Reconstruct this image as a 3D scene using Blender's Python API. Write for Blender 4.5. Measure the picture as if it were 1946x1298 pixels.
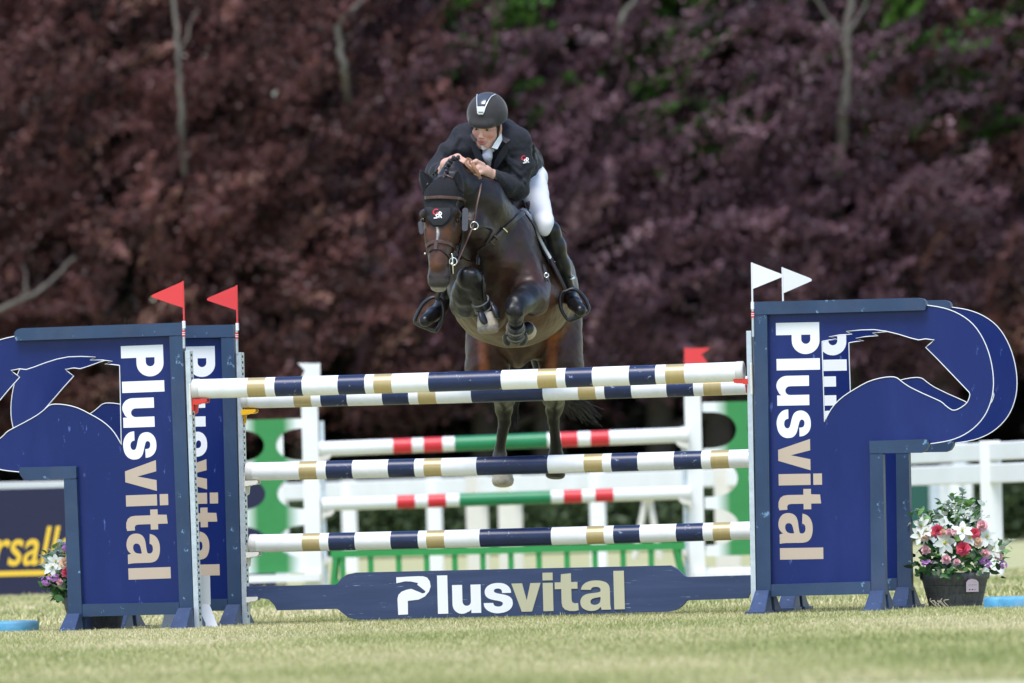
import bpy, math, random
import numpy as np
from mathutils import Vector, Matrix
from mathutils.geometry import tessellate_polygon
from mathutils.bvhtree import BVHTree

for o in list(bpy.data.objects):
    bpy.data.objects.remove(o, do_unlink=True)
SC = bpy.context.scene
COL = SC.collection
rnd = random.Random(7)
nrg = np.random.default_rng(11)
R = math.radians

# ------------------------------------------------------------------ camera
LENS = 350.0
FPX = LENS / 36.0 * 1946.0            # focal length in photo pixels
CAM = np.array((0.0, -54.0, 0.56))
PITCH = math.atan(336.0 / FPX)
ROLL = R(1.5)
f_ = np.array((0, math.cos(PITCH), math.sin(PITCH)))
r0 = np.array((1.0, 0, 0))
u0 = np.cross(r0, f_)
cr = math.cos(ROLL) * r0 - math.sin(ROLL) * u0
cu = math.sin(ROLL) * r0 + math.cos(ROLL) * u0
cam_d = bpy.data.cameras.new('camera')
cam = bpy.data.objects.new('camera', cam_d)
COL.objects.link(cam)
cam.matrix_world = Matrix(((cr[0], cu[0], -f_[0], CAM[0]), (cr[1], cu[1], -f_[1], CAM[1]), (cr[2], cu[2], -f_[2], CAM[2]), (0, 0, 0, 1)))
cam_d.lens = LENS
cam_d.sensor_width = 36
cam_d.clip_start = 1
cam_d.clip_end = 3000
cam_d.dof.use_dof = True
cam_d.dof.focus_distance = 54.3
cam_d.dof.aperture_fstop = 4.9
cam_d.dof.aperture_blades = 9
SC.camera = cam

# ------------------------------------------------------------------ sky and sun (thin bright overcast)
SUN_EL, SUN_AZ = R(64), R(200)         # azimuth clockwise from +Y
world = bpy.data.worlds.new('World')
SC.world = world
world.use_nodes = True
wn = world.node_tree
sky = wn.nodes.new('ShaderNodeTexSky')
sky.sky_type = 'NISHITA'
sky.sun_disc = False
sky.sun_elevation = SUN_EL
sky.sun_rotation = SUN_AZ
sky.air_density = 1.0
sky.dust_density = 0.9
sky.ozone_density = 1.6
bg = wn.nodes['Background']
bg.inputs['Strength'].default_value = 0.15
wn.links.new(sky.outputs['Color'], bg.inputs['Color'])
sun_d = bpy.data.lights.new('sun', 'SUN')
sun_d.energy = 2.1
sun_d.angle = R(26)
sun_d.color = (1.0, 0.975, 0.955)
sun = bpy.data.objects.new('sun', sun_d)
COL.objects.link(sun)
sd = Vector((math.sin(SUN_AZ) * math.cos(SUN_EL), math.cos(SUN_AZ) * math.cos(SUN_EL), math.sin(SUN_EL)))
sun.rotation_euler = sd.to_track_quat('Z', 'Y').to_euler()
sun.location = (0, 0, 30)
SC.view_settings.view_transform = 'Standard'
SC.view_settings.look = 'None'
SC.view_settings.exposure = 0.80
SC.view_settings.gamma = 1.0
SC.view_settings.use_curve_mapping = False
SC.render.engine = 'CYCLES'
SC.cycles.use_denoising = True
SC.cycles.max_bounces = 6

# ------------------------------------------------------------------ photo geometry helpers
def ray(px, py):
    a = (px - 973.0) / FPX
    b = -(py - 649.0) / FPX
    d = f_ + a * cr + b * cu
    return d / np.linalg.norm(d)
def P(px, py, Y):
    d = ray(px, py)
    return CAM + d * ((Y - CAM[1]) / d[1])
YAW = R(11.3)
E_LAT = np.array((math.cos(YAW), -math.sin(YAW), 0.0))
E_N = np.array((math.sin(YAW), math.cos(YAW), 0.0))
def PP(px, py, Y0):
    """on the vertical plane of one jump element whose middle stands at depth Y0"""
    d = ray(px, py)
    t = (np.dot(np.array((0.0, Y0, 0.0)) - CAM, E_N)) / np.dot(d, E_N)
    return CAM + d * t
def ground(px, py):
    d = ray(px, py)
    return CAM + d * (-CAM[2] / d[2])
def project(V):
    q = V - CAM
    z = q @ f_
    return 973.0 + FPX * (q @ cr) / z, 649.0 - FPX * (q @ cu) / z

# ------------------------------------------------------------------ object helpers
WM = {}
def thing(name, label, cat, loc=(0, 0, 0), group=None, M=None):
    o = bpy.data.objects.new(name, None)
    o.empty_display_size = 0.1
    COL.objects.link(o)
    m = M if M is not None else Matrix.Translation(Vector([float(c) for c in loc]))
    o.matrix_world = m
    WM[o.name] = m
    o['label'] = label
    o['category'] = cat
    if group:
        o['group'] = group
    return o
def tag(o, label, cat, group=None, kind=None):
    if label: o['label'] = label
    if cat: o['category'] = cat
    if group: o['group'] = group
    if kind: o['kind'] = kind
    return o
def link(name, me, parent=None, M=None):
    """M: where the mesh stands inside its parent"""
    o = bpy.data.objects.new(name, me)
    COL.objects.link(o)
    if parent is not None:
        o.parent = parent
        WM[o.name] = WM[parent.name] @ (M if M is not None else Matrix.Identity(4))
    else:
        WM[o.name] = M if M is not None else Matrix.Identity(4)
    if M is not None:
        o.matrix_local = M
    return o
def npmesh(name, V, F, mat=None, mi=None, smooth=False):
    V = np.asarray(V, dtype=np.float32)
    me = bpy.data.meshes.new(name)
    if isinstance(F, np.ndarray):
        n, k = F.shape
        me.vertices.add(len(V))
        me.vertices.foreach_set('co', V.ravel())
        me.loops.add(n * k)
        me.loops.foreach_set('vertex_index', F.astype(np.int32).ravel())
        me.polygons.add(n)
        me.polygons.foreach_set('loop_start', np.arange(0, n * k, k, dtype=np.int32))
        me.polygons.foreach_set('loop_total', np.full(n, k, dtype=np.int32))
        me.update(calc_edges=True)
    else:
        me.from_pydata(V.tolist(), [], F)
        me.update()
    for m in (mat if isinstance(mat, (list, tuple)) else [mat]):
        if m: me.materials.append(m)
    if mi is not None:
        me.polygons.foreach_set('material_index', np.asarray(mi, dtype=np.int32))
    if smooth:
        me.polygons.foreach_set('use_smooth', np.ones(len(me.polygons), dtype=bool))
    return me
class MB:
    def __init__(s, world=False):
        s.v = []; s.f = []; s.m = []; s.sm = []
    def add(s, V, F, m=0, smooth=False):
        b = len(s.v)
        s.v += [tuple(float(c) for c in p) for p in V]
        s.f += [tuple(i + b for i in q) for q in F]
        s.m += [m] * len(F); s.sm += [smooth] * len(F)
        return s
    def box(s, lo, hi, m=0, M=None):
        x0, y0, z0 = lo; x1, y1, z1 = hi
        V = [(x0, y0, z0), (x1, y0, z0), (x1, y1, z0), (x0, y1, z0), (x0, y0, z1), (x1, y0, z1), (x1, y1, z1), (x0, y1, z1)]
        if M is not None: V = [M @ Vector(p) for p in V]
        return s.add(V, [(0, 3, 2, 1), (4, 5, 6, 7), (0, 1, 5, 4), (1, 2, 6, 5), (2, 3, 7, 6), (3, 0, 4, 7)], m)
    def hexa(s, A, B, m=0):
        """two quads A, B (front/back), same order"""
        V = list(A) + list(B)
        return s.add(V, [(0, 1, 2, 3), (7, 6, 5, 4), (0, 4, 5, 1), (1, 5, 6, 2), (2, 6, 7, 3), (3, 7, 4, 0)], m)
    def prism(s, loops, f0, f1, m=0, mside=None):
        """loops of 2D points; f0(p), f1(p) give the front / back 3D point"""
        tri = tessellate_polygon([[Vector((p[0], p[1], 0)) for p in lp] for lp in loops])
        flat = [p for lp in loops for p in lp]
        n = len(flat)
        V = [f0(p) for p in flat] + [f1(p) for p in flat]
        F = [tuple(t) for t in tri] + [tuple(i + n for i in reversed(t)) for t in tri]
        s.add(V, F, m)
        k = 0; S = []
        for lp in loops:
            L = len(lp)
            for i in range(L):
                a, b = k + i, k + (i + 1) % L
                S.append((a, b, b + n, a + n))
            k += L
        s.add(V, S, m if mside is None else mside)
        return s
    def tube(s, pts, rad, n=8, m=0, cap=True, smooth=True, flat=None, nrm=None):
        pts = [np.asarray(p, float) for p in pts]
        N = len(pts)
        if not hasattr(rad, '__len__'): rad = [rad] * N
        T = []
        for i in range(N):
            t = pts[min(i + 1, N - 1)] - pts[max(i - 1, 0)]
            T.append(t / (np.linalg.norm(t) + 1e-9))
        ref = np.array((0, 0, 1.0)) if abs(T[0][2]) < 0.9 else np.array((0, 1.0, 0))
        if nrm is not None and not isinstance(nrm, list): ref = np.asarray(nrm, float)
        V = []
        for i in range(N):
            if isinstance(nrm, list): ref = np.asarray(nrm[i], float)
            a = ref - T[i] * np.dot(ref, T[i]); a /= (np.linalg.norm(a) + 1e-9)
            b = np.cross(T[i], a)
            ref = a
            for k in range(n):
                th = 2 * math.pi * k / n
                V.append(pts[i] + rad[i] * ((flat or 1.0) * math.cos(th) * a + math.sin(th) * b))
        F = [(i * n + k, i * n + (k + 1) % n, (i + 1) * n + (k + 1) % n, (i + 1) * n + k) for i in range(N - 1) for k in range(n)]
        s.add(V, F, m, smooth)
        if cap:
            s.add(V[:n], [tuple(range(n - 1, -1, -1))], m)
            s.add(V[-n:], [tuple(range(n))], m)
        return s
    def ribbon(s, pts, nrms, w, t, m=0):
        """flat strap of width w, thickness t, lying on normals"""
        pts = [np.asarray(p, float) for p in pts]; N = len(pts)
        V = []
        for i in range(N):
            T = pts[min(i + 1, N - 1)] - pts[max(i - 1, 0)]; T /= (np.linalg.norm(T) + 1e-9)
            n = np.asarray(nrms[i], float); n = n - T * np.dot(n, T); n /= (np.linalg.norm(n) + 1e-9)
            b = np.cross(T, n)
            c = pts[i]
            V += [c - b * w / 2 - n * t * .5, c - b * w / 2 + n * t * .2, c - b * w * .36 + n * t * .5, c + b * w * .36 + n * t * .5, c + b * w / 2 + n * t * .2, c + b * w / 2 - n * t * .5]
        F = [(i * 6 + k, i * 6 + (k + 1) % 6, (i + 1) * 6 + (k + 1) % 6, (i + 1) * 6 + k) for i in range(N - 1) for k in range(6)]
        F += [(0, 5, 4, 3, 2, 1), tuple((N - 1) * 6 + k for k in range(6))]
        return s.add(V, F, m)
    def sphere(s, c, r, nu=10, nv=7, m=0, sc=(1, 1, 1), M=None):
        V = []; F = []
        for j in range(nv + 1):
            ph = math.pi * j / nv
            for i in range(nu):
                th = 2 * math.pi * i / nu
                p = Vector((r * sc[0] * math.sin(ph) * math.cos(th), r * sc[1] * math.sin(ph) * math.sin(th), r * sc[2] * math.cos(ph)))
                if M is not None: p = M @ p
                V.append((p[0] + c[0], p[1] + c[1], p[2] + c[2]))
        for j in range(nv):
            for i in range(nu):
                F.append((j * nu + i, (j + 1) * nu + i, (j + 1) * nu + (i + 1) % nu, j * nu + (i + 1) % nu))
        return s.add(V, F, m, True)
    def lathe(s, prof, n=32, m=0, c=(0, 0, 0)):
        V = []
        for r, z in prof:
            for k in range(n):
                th = 2 * math.pi * k / n
                V.append((c[0] + r * math.cos(th), c[1] + r * math.sin(th), c[2] + z))
        F = [(i * n + k, i * n + (k + 1) % n, (i + 1) * n + (k + 1) % n, (i + 1) * n + k) for i in range(len(prof) - 1) for k in range(n)]
        s.add(V, F, m, True)
        s.add(V[:n], [tuple(range(n - 1, -1, -1))], m); s.add(V[-n:], [tuple(range(n))], m)
        return s
    def mesh(s, name, mats):
        me = bpy.data.meshes.new(name)
        me.from_pydata(s.v, [], s.f)
        for m in (mats if isinstance(mats, (list, tuple)) else [mats]):
            me.materials.append(m)
        me.polygons.foreach_set('material_index', s.m)
        me.polygons.foreach_set('use_smooth', s.sm)
        me.update()
        return me
    def build(s, name, mats, parent=None, local=False, bevel=0, M=None, fix=True):
        """vertices are in world space unless local; the object's origin goes to its parent"""
        me = s.mesh(name, mats)
        if not local:
            if parent is not None:
                me.transform(WM[parent.name].inverted())
        if fix:
            import bmesh
            bm = bmesh.new(); bm.from_mesh(me)
            bmesh.ops.recalc_face_normals(bm, faces=bm.faces)
            bm.to_mesh(me); bm.free()
        o = link(name, me, parent, M)
        if bevel:
            md = o.modifiers.new('Bevel', 'BEVEL'); md.width = bevel; md.segments = 2; md.limit_method = 'ANGLE'; md.angle_limit = R(40)
        return o

def smoothpath(pts, n=6):
    """Catmull-Rom through points of any dimension"""
    pts = [np.asarray(p, float) for p in pts]
    if len(pts) < 3:
        return [pts[0] + (pts[1] - pts[0]) * i / n for i in range(n + 1)]
    out = []
    for i in range(len(pts) - 1):
        p0 = pts[max(i - 1, 0)]; p1 = pts[i]; p2 = pts[i + 1]; p3 = pts[min(i + 2, len(pts) - 1)]
        for k in range(n):
            t = k / n
            out.append(0.5 * ((2 * p1) + (-p0 + p2) * t + (2 * p0 - 5 * p1 + 4 * p2 - p3) * t * t + (-p0 + 3 * p1 - 3 * p2 + p3) * t ** 3))
    out.append(pts[-1])
    return out

# ------------------------------------------------------------------ materials
def mat(name, col, rough=0.5, metal=0.0, var=0.0, vscale=8.0, bump=0.0, bscale=60.0, spec=None, chips=None, chip_scale=18.0, chip_cut=0.66,
        dirt=None, dirt_amt=0.0, dirt_scale=3.0, coat=0.0, sheen=0.0, stretch=None, transl=0.0, attr=None):
    m = bpy.data.materials.new(name)
    m.use_nodes = True
    nt = m.node_tree; N = nt.nodes; L = nt.links
    b = N['Principled BSDF']
    b.inputs['Roughness'].default_value = rough
    b.inputs['Metallic'].default_value = metal
    if spec is not None: b.inputs['Specular IOR Level'].default_value = spec
    if coat: b.inputs['Coat Weight'].default_value = coat; b.inputs['Coat Roughness'].default_value = 0.15
    if sheen: b.inputs['Sheen Weight'].default_value = sheen; b.inputs['Sheen Roughness'].default_value = 0.4
    tc = N.new('ShaderNodeTexCoord')
    vec = tc.outputs['Object']
    if stretch:
        mp = N.new('ShaderNodeMapping'); mp.inputs['Scale'].default_value = stretch
        L.new(vec, mp.inputs['Vector']); vec = mp.outputs['Vector']
    if attr:
        a = N.new('ShaderNodeAttribute'); a.attribute_name = attr
        c = a.outputs['Color']
    else:
        rgb = N.new('ShaderNodeRGB'); rgb.outputs[0].default_value = (*col, 1)
        c = rgb.outputs[0]
    def noise(scale, detail=4.0, ro=0.6):
        n = N.new('ShaderNodeTexNoise'); n.inputs['Scale'].default_value = scale; n.inputs['Detail'].default_value = detail; n.inputs['Roughness'].default_value = ro
        L.new(vec, n.inputs['Vector']); return n.outputs['Fac']
    def ramp(src, lo, hi):
        r = N.new('ShaderNodeMapRange'); r.inputs['From Min'].default_value = lo; r.inputs['From Max'].default_value = hi
        L.new(src, r.inputs['Value']); return r.outputs['Result']
    def mix(fac, a, bcol, amt=1.0):
        mx = N.new('ShaderNodeMix'); mx.data_type = 'RGBA'
        if amt != 1.0:
            mm = N.new('ShaderNodeMath'); mm.operation = 'MULTIPLY'; mm.inputs[1].default_value = amt
            L.new(fac, mm.inputs[0]); fac = mm.outputs[0]
        L.new(fac, mx.inputs['Factor']); L.new(a, mx.inputs['A'])
        if isinstance(bcol, tuple): mx.inputs['B'].default_value = (*bcol, 1)
        else: L.new(bcol, mx.inputs['B'])
        return mx.outputs['Result']
    if var:
        mv = N.new('ShaderNodeMix'); mv.data_type = 'RGBA'; mv.blend_type = 'MULTIPLY'; mv.inputs['Factor'].default_value = 1
        rr = N.new('ShaderNodeMapRange'); rr.inputs['From Min'].default_value = .3; rr.inputs['From Max'].default_value = .7
        rr.inputs['To Min'].default_value = 1 - var; rr.inputs['To Max'].default_value = 1 + var
        L.new(noise(vscale), rr.inputs['Value'])
        L.new(c, mv.inputs['A']); L.new(rr.outputs['Result'], mv.inputs['B']); c = mv.outputs['Result']
    if dirt: c = mix(ramp(noise(dirt_scale, 6, .65), .48, .75), c, dirt, dirt_amt)
    if chips: c = mix(ramp(noise(chip_scale, 5, .7), chip_cut, chip_cut + .04), c, chips, .75)
    L.new(c, b.inputs['Base Color'])
    if bump:
        bp = N.new('ShaderNodeBump'); bp.inputs['Strength'].default_value = bump; bp.inputs['Distance'].default_value = 0.02
        L.new(noise(bscale), bp.inputs['Height']); L.new(bp.outputs['Normal'], b.inputs['Normal'])
    if transl:
        tr = N.new('ShaderNodeBsdfTranslucent'); L.new(c, tr.inputs['Color'])
        ms = N.new('ShaderNodeMixShader'); ms.inputs['Fac'].default_value = transl
        L.new(b.outputs[0], ms.inputs[1]); L.new(tr.outputs[0], ms.inputs[2])
        L.new(ms.outputs[0], N['Material Output'].inputs['Surface'])
    return m

# ------------------------------------------------------------------ implicit surfaces for bodies
class Body:
    """tapered capsules and ellipsoids blended into one continuous surface"""
    def __init__(s, h):
        s.h = h; s.pr = []
    def rc(s, a, b, r1, r2, k=0.03, col=None, cut=False):
        a = np.asarray(a, float); b = np.asarray(b, float)
        m = max(r1, r2)
        s.pr.append(('rc', (a, b, r1, r2), np.minimum(a, b) - m, np.maximum(a, b) + m, k, col, cut)); return s
    def chain(s, pts, k=0.03, col=None):
        for (a, ra), (b, rb) in zip(pts[:-1], pts[1:]):
            s.rc(a, b, ra, rb, k, col)
        return s
    def ell(s, c, r, M=None, k=0.03, col=None, cut=False):
        c = np.asarray(c, float); r = np.asarray(r, float)
        Rm = np.eye(3) if M is None else np.array(M.to_3x3())
        m = r.max()
        s.pr.append(('ell', (c, r, Rm), c - m, c + m, k, col, cut)); return s
    def _d(s, kind, a, X):
        if kind == 'rc':
            p, q, r1, r2 = a
            ab = q - p
            t = np.clip(((X - p) @ ab) / max(ab @ ab, 1e-12), 0, 1)
            return np.sqrt(((X - p - t[..., None] * ab) ** 2).sum(-1)) - (r1 + t * (r2 - r1))
        c, r, Rm = a
        q = (X - c) @ Rm
        k0 = np.sqrt(((q / r) ** 2).sum(-1)); k1 = np.sqrt(((q / (r * r)) ** 2).sum(-1))
        return k0 * (k0 - 1) / np.maximum(k1, 1e-9)
    def solve(s):
        h = s.h
        lo = np.min([p[2] for p in s.pr if not p[6]], axis=0) - 4 * h
        hi = np.max([p[3] for p in s.pr if not p[6]], axis=0) + 4 * h
        n = np.ceil((hi - lo) / h).astype(int) + 1
        D = np.full(n, 1.0, dtype=np.float32)
        ax = [(lo[i] + h * np.arange(n[i])).astype(np.float32) for i in range(3)]
        for kind, a, l, u, k, col, cut in s.pr:
            i0 = np.maximum(((l - k - 2 * h - lo) / h).astype(int), 0); i1 = np.minimum(((u + k + 2 * h - lo) / h).astype(int) + 2, n)
            if (i1 <= i0).any(): continue
            sl = tuple(slice(i0[i], i1[i]) for i in range(3))
            X = np.stack(np.meshgrid(ax[0][sl[0]], ax[1][sl[1]], ax[2][sl[2]], indexing='ij'), -1)
            d = s._d(kind, a, X).astype(np.float32)
            A = D[sl]
            if cut:
                B = -d
                hh = np.clip(.5 - .5 * (B - A) / k, 0, 1)
                D[sl] = B + (A - B) * hh + k * hh * (1 - hh)
            else:
                hh = np.clip(.5 + .5 * (d - A) / k, 0, 1)
                D[sl] = d + (A - d) * hh - k * hh * (1 - hh)
        ins = D < 0
        c = [ins[x:n[0] - 1 + x, y:n[1] - 1 + y, z:n[2] - 1 + z] for x in (0, 1) for y in (0, 1) for z in (0, 1)]
        cnt = sum(q.astype(np.int8) for q in c)
        act = (cnt > 0) & (cnt < 8)
        idx = np.argwhere(act)
        off = np.array([(x, y, z) for x in (0, 1) for y in (0, 1) for z in (0, 1)])
        val = np.stack([D[tuple((idx + o).T)] for o in off], 1)
        acc = np.zeros((len(idx), 3)); w = np.zeros(len(idx))
        for i in range(8):
            for j in range(i + 1, 8):
                if abs(off[i] - off[j]).sum() != 1: continue
                m = (val[:, i] < 0) != (val[:, j] < 0)
                t = np.where(m, val[:, i] / np.where(m, val[:, i] - val[:, j], 1), 0)
                acc += np.where(m[:, None], off[i] + t[:, None] * (off[j] - off[i]), 0); w += m
        V = lo + h * (idx + acc / w[:, None])
        num = np.full(act.shape, -1, dtype=np.int32); num[tuple(idx.T)] = np.arange(len(idx))
        Fs = []
        for a in range(3):
            b, cc = (a + 1) % 3, (a + 2) % 3
            s0 = [slice(1, -1)] * 3; s1 = [slice(1, -1)] * 3
            s0[a] = slice(0, -1); s1[a] = slice(1, None)
            x0 = ins[tuple(s0)]; x1 = ins[tuple(s1)]
            e = np.argwhere(x0 != x1)
            if not len(e): continue
            flip = x0[tuple(e.T)]
            base = e.copy(); base[:, b] += 1; base[:, cc] += 1
            def cell(db, dc):
                q = base.copy(); q[:, b] -= db; q[:, cc] -= dc
                return num[tuple(q.T)]
            Q = np.stack([cell(0, 0), cell(1, 0), cell(1, 1), cell(0, 1)], 1)
            Q[~flip] = Q[~flip][:, ::-1]
            Fs.append(Q)
        return V, np.concatenate(Fs)
    def colours(s, V, soft=0.02):
        W = np.zeros(len(V)); C = np.zeros((len(V), 3))
        for kind, a, l, u, k, col, cut in s.pr:
            if cut or col is None: continue
            d = s._d(kind, a, V)
            w = np.exp(-np.clip(d, -0.05, 1) / soft)
            W += w; C += w[:, None] * np.asarray(col)
        return C / np.maximum(W, 1e-12)[:, None]
def vnormals(V, F):
    n = np.cross(V[F[:, 2]] - V[F[:, 0]], V[F[:, 3]] - V[F[:, 1]])
    N = np.zeros_like(V)
    for k in range(4): np.add.at(N, F[:, k], n)
    return N / np.maximum(np.linalg.norm(N, axis=1), 1e-12)[:, None]
def ripple(V, N, amp, wl, n=10, seed=1, aniso=(1, 1, 1)):
    g_ = np.random.default_rng(seed); f = np.zeros(len(V))
    for _ in range(n):
        k = g_.normal(size=3) * np.asarray(aniso); k *= 2 * np.pi / (wl * g_.uniform(.6, 1.7)) / np.linalg.norm(k)
        f += np.sin(V @ k + g_.uniform(0, 6.28) + .8 * np.sin(V @ (k[[1, 2, 0]] * .6)))
    return V + N * (amp * f / math.sqrt(n / 2))[:, None]
def setcol(me, C, name='tint'):
    a = me.attributes.new(name, 'FLOAT_COLOR', 'POINT')
    a.data.foreach_set('color', np.concatenate([C, np.ones((len(C), 1))], 1).astype(np.float32).ravel())
def setface(me, val, name='tint'):
    a = me.attributes.new(name, 'FLOAT', 'FACE')
    a.data.foreach_set('value', np.asarray(val, np.float32))
def surf_obj(name, V, F, mats, parent, C=None):
    if parent is not None:
        Mi = np.array(WM[parent.name].inverted())
        Vl = V @ Mi[:3, :3].T + Mi[:3, 3]
    else: Vl = V
    me = npmesh(name, Vl, F, mats, smooth=True)
    if C is not None: setcol(me, C)
    return link(name, me, parent)
def inpoly(x, y, poly):
    r = np.zeros(len(x), bool); n = len(poly)
    for i in range(n):
        x0, y0 = poly[i]; x1, y1 = poly[(i + 1) % n]
        c = ((y0 > y) != (y1 > y)) & (x < (x1 - x0) * (y - y0) / ((y1 - y0) or 1e-9) + x0)
        r ^= c
    return r
class Drape:
    """lays straps and badges on a body by following the line of sight to its surface"""
    def __init__(s, V, F):
        s.V, s.F = V, F
        s.t = BVHTree.FromPolygons(V.tolist(), F.tolist())
    def at(s, px, py, off=0.004, Y=None):
        d = ray(px, py)
        h = s.t.ray_cast(Vector(CAM), Vector(d))
        if h[0] is None or (Y is not None and h[0][1] > Y + .25):
            p = P(px, py, Y if Y is not None else 0.6); q = s.t.find_nearest(Vector(p))
            if Y is not None: return p, -d
            return np.array(q[0]) + np.array(q[1]) * off, np.array(q[1])
        n = np.array(h[1])
        if n @ d > 0: n = -n
        return np.array(h[0]) + n * off, n
    def patch(s, mask, off, Nv):
        keep = mask[s.F].all(1)
        F = s.F[keep]
        used = np.unique(F); mp = np.full(len(s.V), -1); mp[used] = np.arange(len(used))
        return s.V[used] + Nv[used] * off, mp[F], used
# ================================================================== materials of the jump
M_FRAME = mat('slate_blue_paint', (.028, .055, .112), .5, var=.2, vscale=5, spec=.3, chips=(.20, .34, .52), chip_scale=24, chip_cut=.635, stretch=(.6, 1, .45), bump=.05, bscale=40, dirt=(.075, .095, .15), dirt_amt=.5, dirt_scale=4)
M_FOOT = mat('worn_blue_paint', (.034, .058, .128), .5, spec=.3, var=.2, vscale=9, chips=(.22, .36, .6), chip_scale=30, chip_cut=.63)
M_PANEL = mat('royal_blue_panel', (.0065, .0180, .118), .34, var=.08, vscale=1.5, spec=.28, chips=(.10, .15, .40), chip_scale=26, chip_cut=.665, stretch=(1, 1, .3), dirt=(.022, .042, .19), dirt_amt=.55, dirt_scale=2.2, bump=.01, bscale=5)
M_PLANK = mat('navy_plank', (.034, .053, .122), .42, var=.12, vscale=3, stretch=(.5, 1, 6), chips=(.3, .38, .5), chip_scale=18, chip_cut=.655, spec=.35, dirt=(.06, .082, .16), dirt_amt=.5, dirt_scale=3, bump=.02, bscale=12)
M_WHITE = mat('white_paint', (.82, .82, .835), .38, var=.03, vscale=6, dirt=(.60, .59, .55), dirt_amt=.42, dirt_scale=8, chips=(.42, .41, .39), chip_scale=24, chip_cut=.665)
M_LETTER = mat('white_vinyl', (.82, .82, .84), .4)
M_BEIGE = mat('beige_vinyl', (.49, .39, .30), .45)
M_GOLDV = mat('pale_gold_vinyl', (.50, .47, .31), .42)
M_NAVY = mat('navy_paint', (.0075, .0185, .070), .35, var=.2, vscale=9, chips=(.32, .36, .45), chip_scale=26, chip_cut=.625)
M_GOLD = mat('gold_paint', (.50, .385, .19), .36, metal=.35, var=.06, stretch=(30, 1, 1))
M_CAP = mat('grey_plastic', (.62, .60, .57), .5, var=.1, vscale=20)
M_STEEL = mat('galvanised_steel', (.55, .60, .64), .42, metal=.55, var=.12, vscale=25, bump=.03, bscale=80)
M_DARK = mat('dark_slot', (.02, .02, .022), .6)
M_CREAM = mat('cream_plastic', (.72, .69, .61), .45)
M_RED = mat('red_plastic', (.62, .035, .022), .38)
M_FLAGRED = mat('red_flag_plastic', (.78, .055, .06), .4, transl=.15)
M_FLAGWHITE = mat('white_flag_plastic', (.84, .84, .85), .4, transl=.15)
M_YELLOW = mat('yellow_plastic', (.80, .43, .01), .38)

# ------------------------------------------------------------------ ground
M_GROUND = mat('turf_soil', (.40, .39, .185), .9, var=.20, vscale=.55, dirt=(.47, .41, .24), dirt_amt=.7, dirt_scale=.28, bump=.3, bscale=25)
g = MB(); g.add([(-300, -120, 0), (300, -120, 0), (300, 420, 0), (-300, 420, 0)], [(0, 1, 2, 3)])
go = g.build('ground', M_GROUND); go['kind'] = 'structure'

# ------------------------------------------------------------------ glyphs (cap height 1)
def arc(cx, cy, rx, ry, a0, a1, n=8):
    return [(cx + rx * math.cos(R(a0 + (a1 - a0) * i / n)), cy + ry * math.sin(R(a0 + (a1 - a0) * i / n))) for i in range(n + 1)]
def stroke(pts, w):
    pts = smoothpath(pts, 5); L = []; Rr = []
    for i, p in enumerate(pts):
        t = pts[min(i + 1, len(pts) - 1)] - pts[max(i - 1, 0)]; t = t / np.linalg.norm(t); n = np.array((-t[1], t[0]))
        L.append(tuple(p + n * w / 2)); Rr.append(tuple(p - n * w / 2))
    return L + Rr[::-1]
G = {}
G['P'] = (.745, [[(0, 0), (.29, 0), (.29, .36)] + arc(.43, .68, .315, .32, -90, 90, 16) + [(0, 1)], [(.29, .58), (.29, .79)] + arc(.40, .685, .105, .105, 90, -90, 10)])
G['l'] = (.262, [[(0, 0), (.262, 0), (.262, 1), (0, 1)]])
G['i'] = (.262, [[(0, 0), (.262, 0), (.262, .735), (0, .735)], [(0, .80), (.262, .80), (.262, 1), (0, 1)]])
G['u'] = (.74, [[(0, .74), (0, .24)] + arc(.245, .235, .245, .25, 180, 300, 10) + [(.44, .05), (.485, .10), (.485, 0), (.74, 0), (.74, .74), (.48, .74), (.48, .36)] + arc(.37, .30, .11, .11, 0, -180, 8) + [(.26, .36), (.26, .74)]])
def sm(pts, n=3): return [tuple(q) for q in smoothpath(pts, n)]
G['s'] = (.76, [sm([(.715, .50), (.70, .59), (.64, .68), (.53, .745), (.39, .765), (.24, .75), (.12, .695), (.05, .61), (.035, .525), (.06, .435), (.13, .37), (.24, .33), (.38, .30), (.46, .275), (.495, .24), (.485, .19), (.44, .16), (.375, .15), (.30, .165), (.26, .20), (.245, .25)])
                + sm([(.0, .25), (.015, .16), (.07, .08), (.17, .015), (.30, -.02), (.42, -.02), (.57, .01), (.68, .075), (.74, .165), (.75, .25), (.73, .34), (.66, .41), (.56, .45), (.43, .48), (.33, .505), (.28, .535), (.275, .575), (.31, .61), (.38, .62), (.44, .605), (.475, .57), (.485, .50)])])
G['v'] = (.755, [[(0, .74), (.275, .74), (.385, .29), (.49, .74), (.755, .74), (.515, 0), (.25, 0)]])
G['t'] = (.595, [[(0, .74), (.155, .74), (.165, .95), (.42, .97), (.42, .74), (.58, .74), (.58, .565), (.42, .565), (.42, .28), (.435, .215), (.49, .185), (.585, .19), (.595, .005), (.50, -.015), (.36, -.01), (.245, .03), (.185, .10), (.165, .20), (.165, .565), (0, .565)]])
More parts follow.
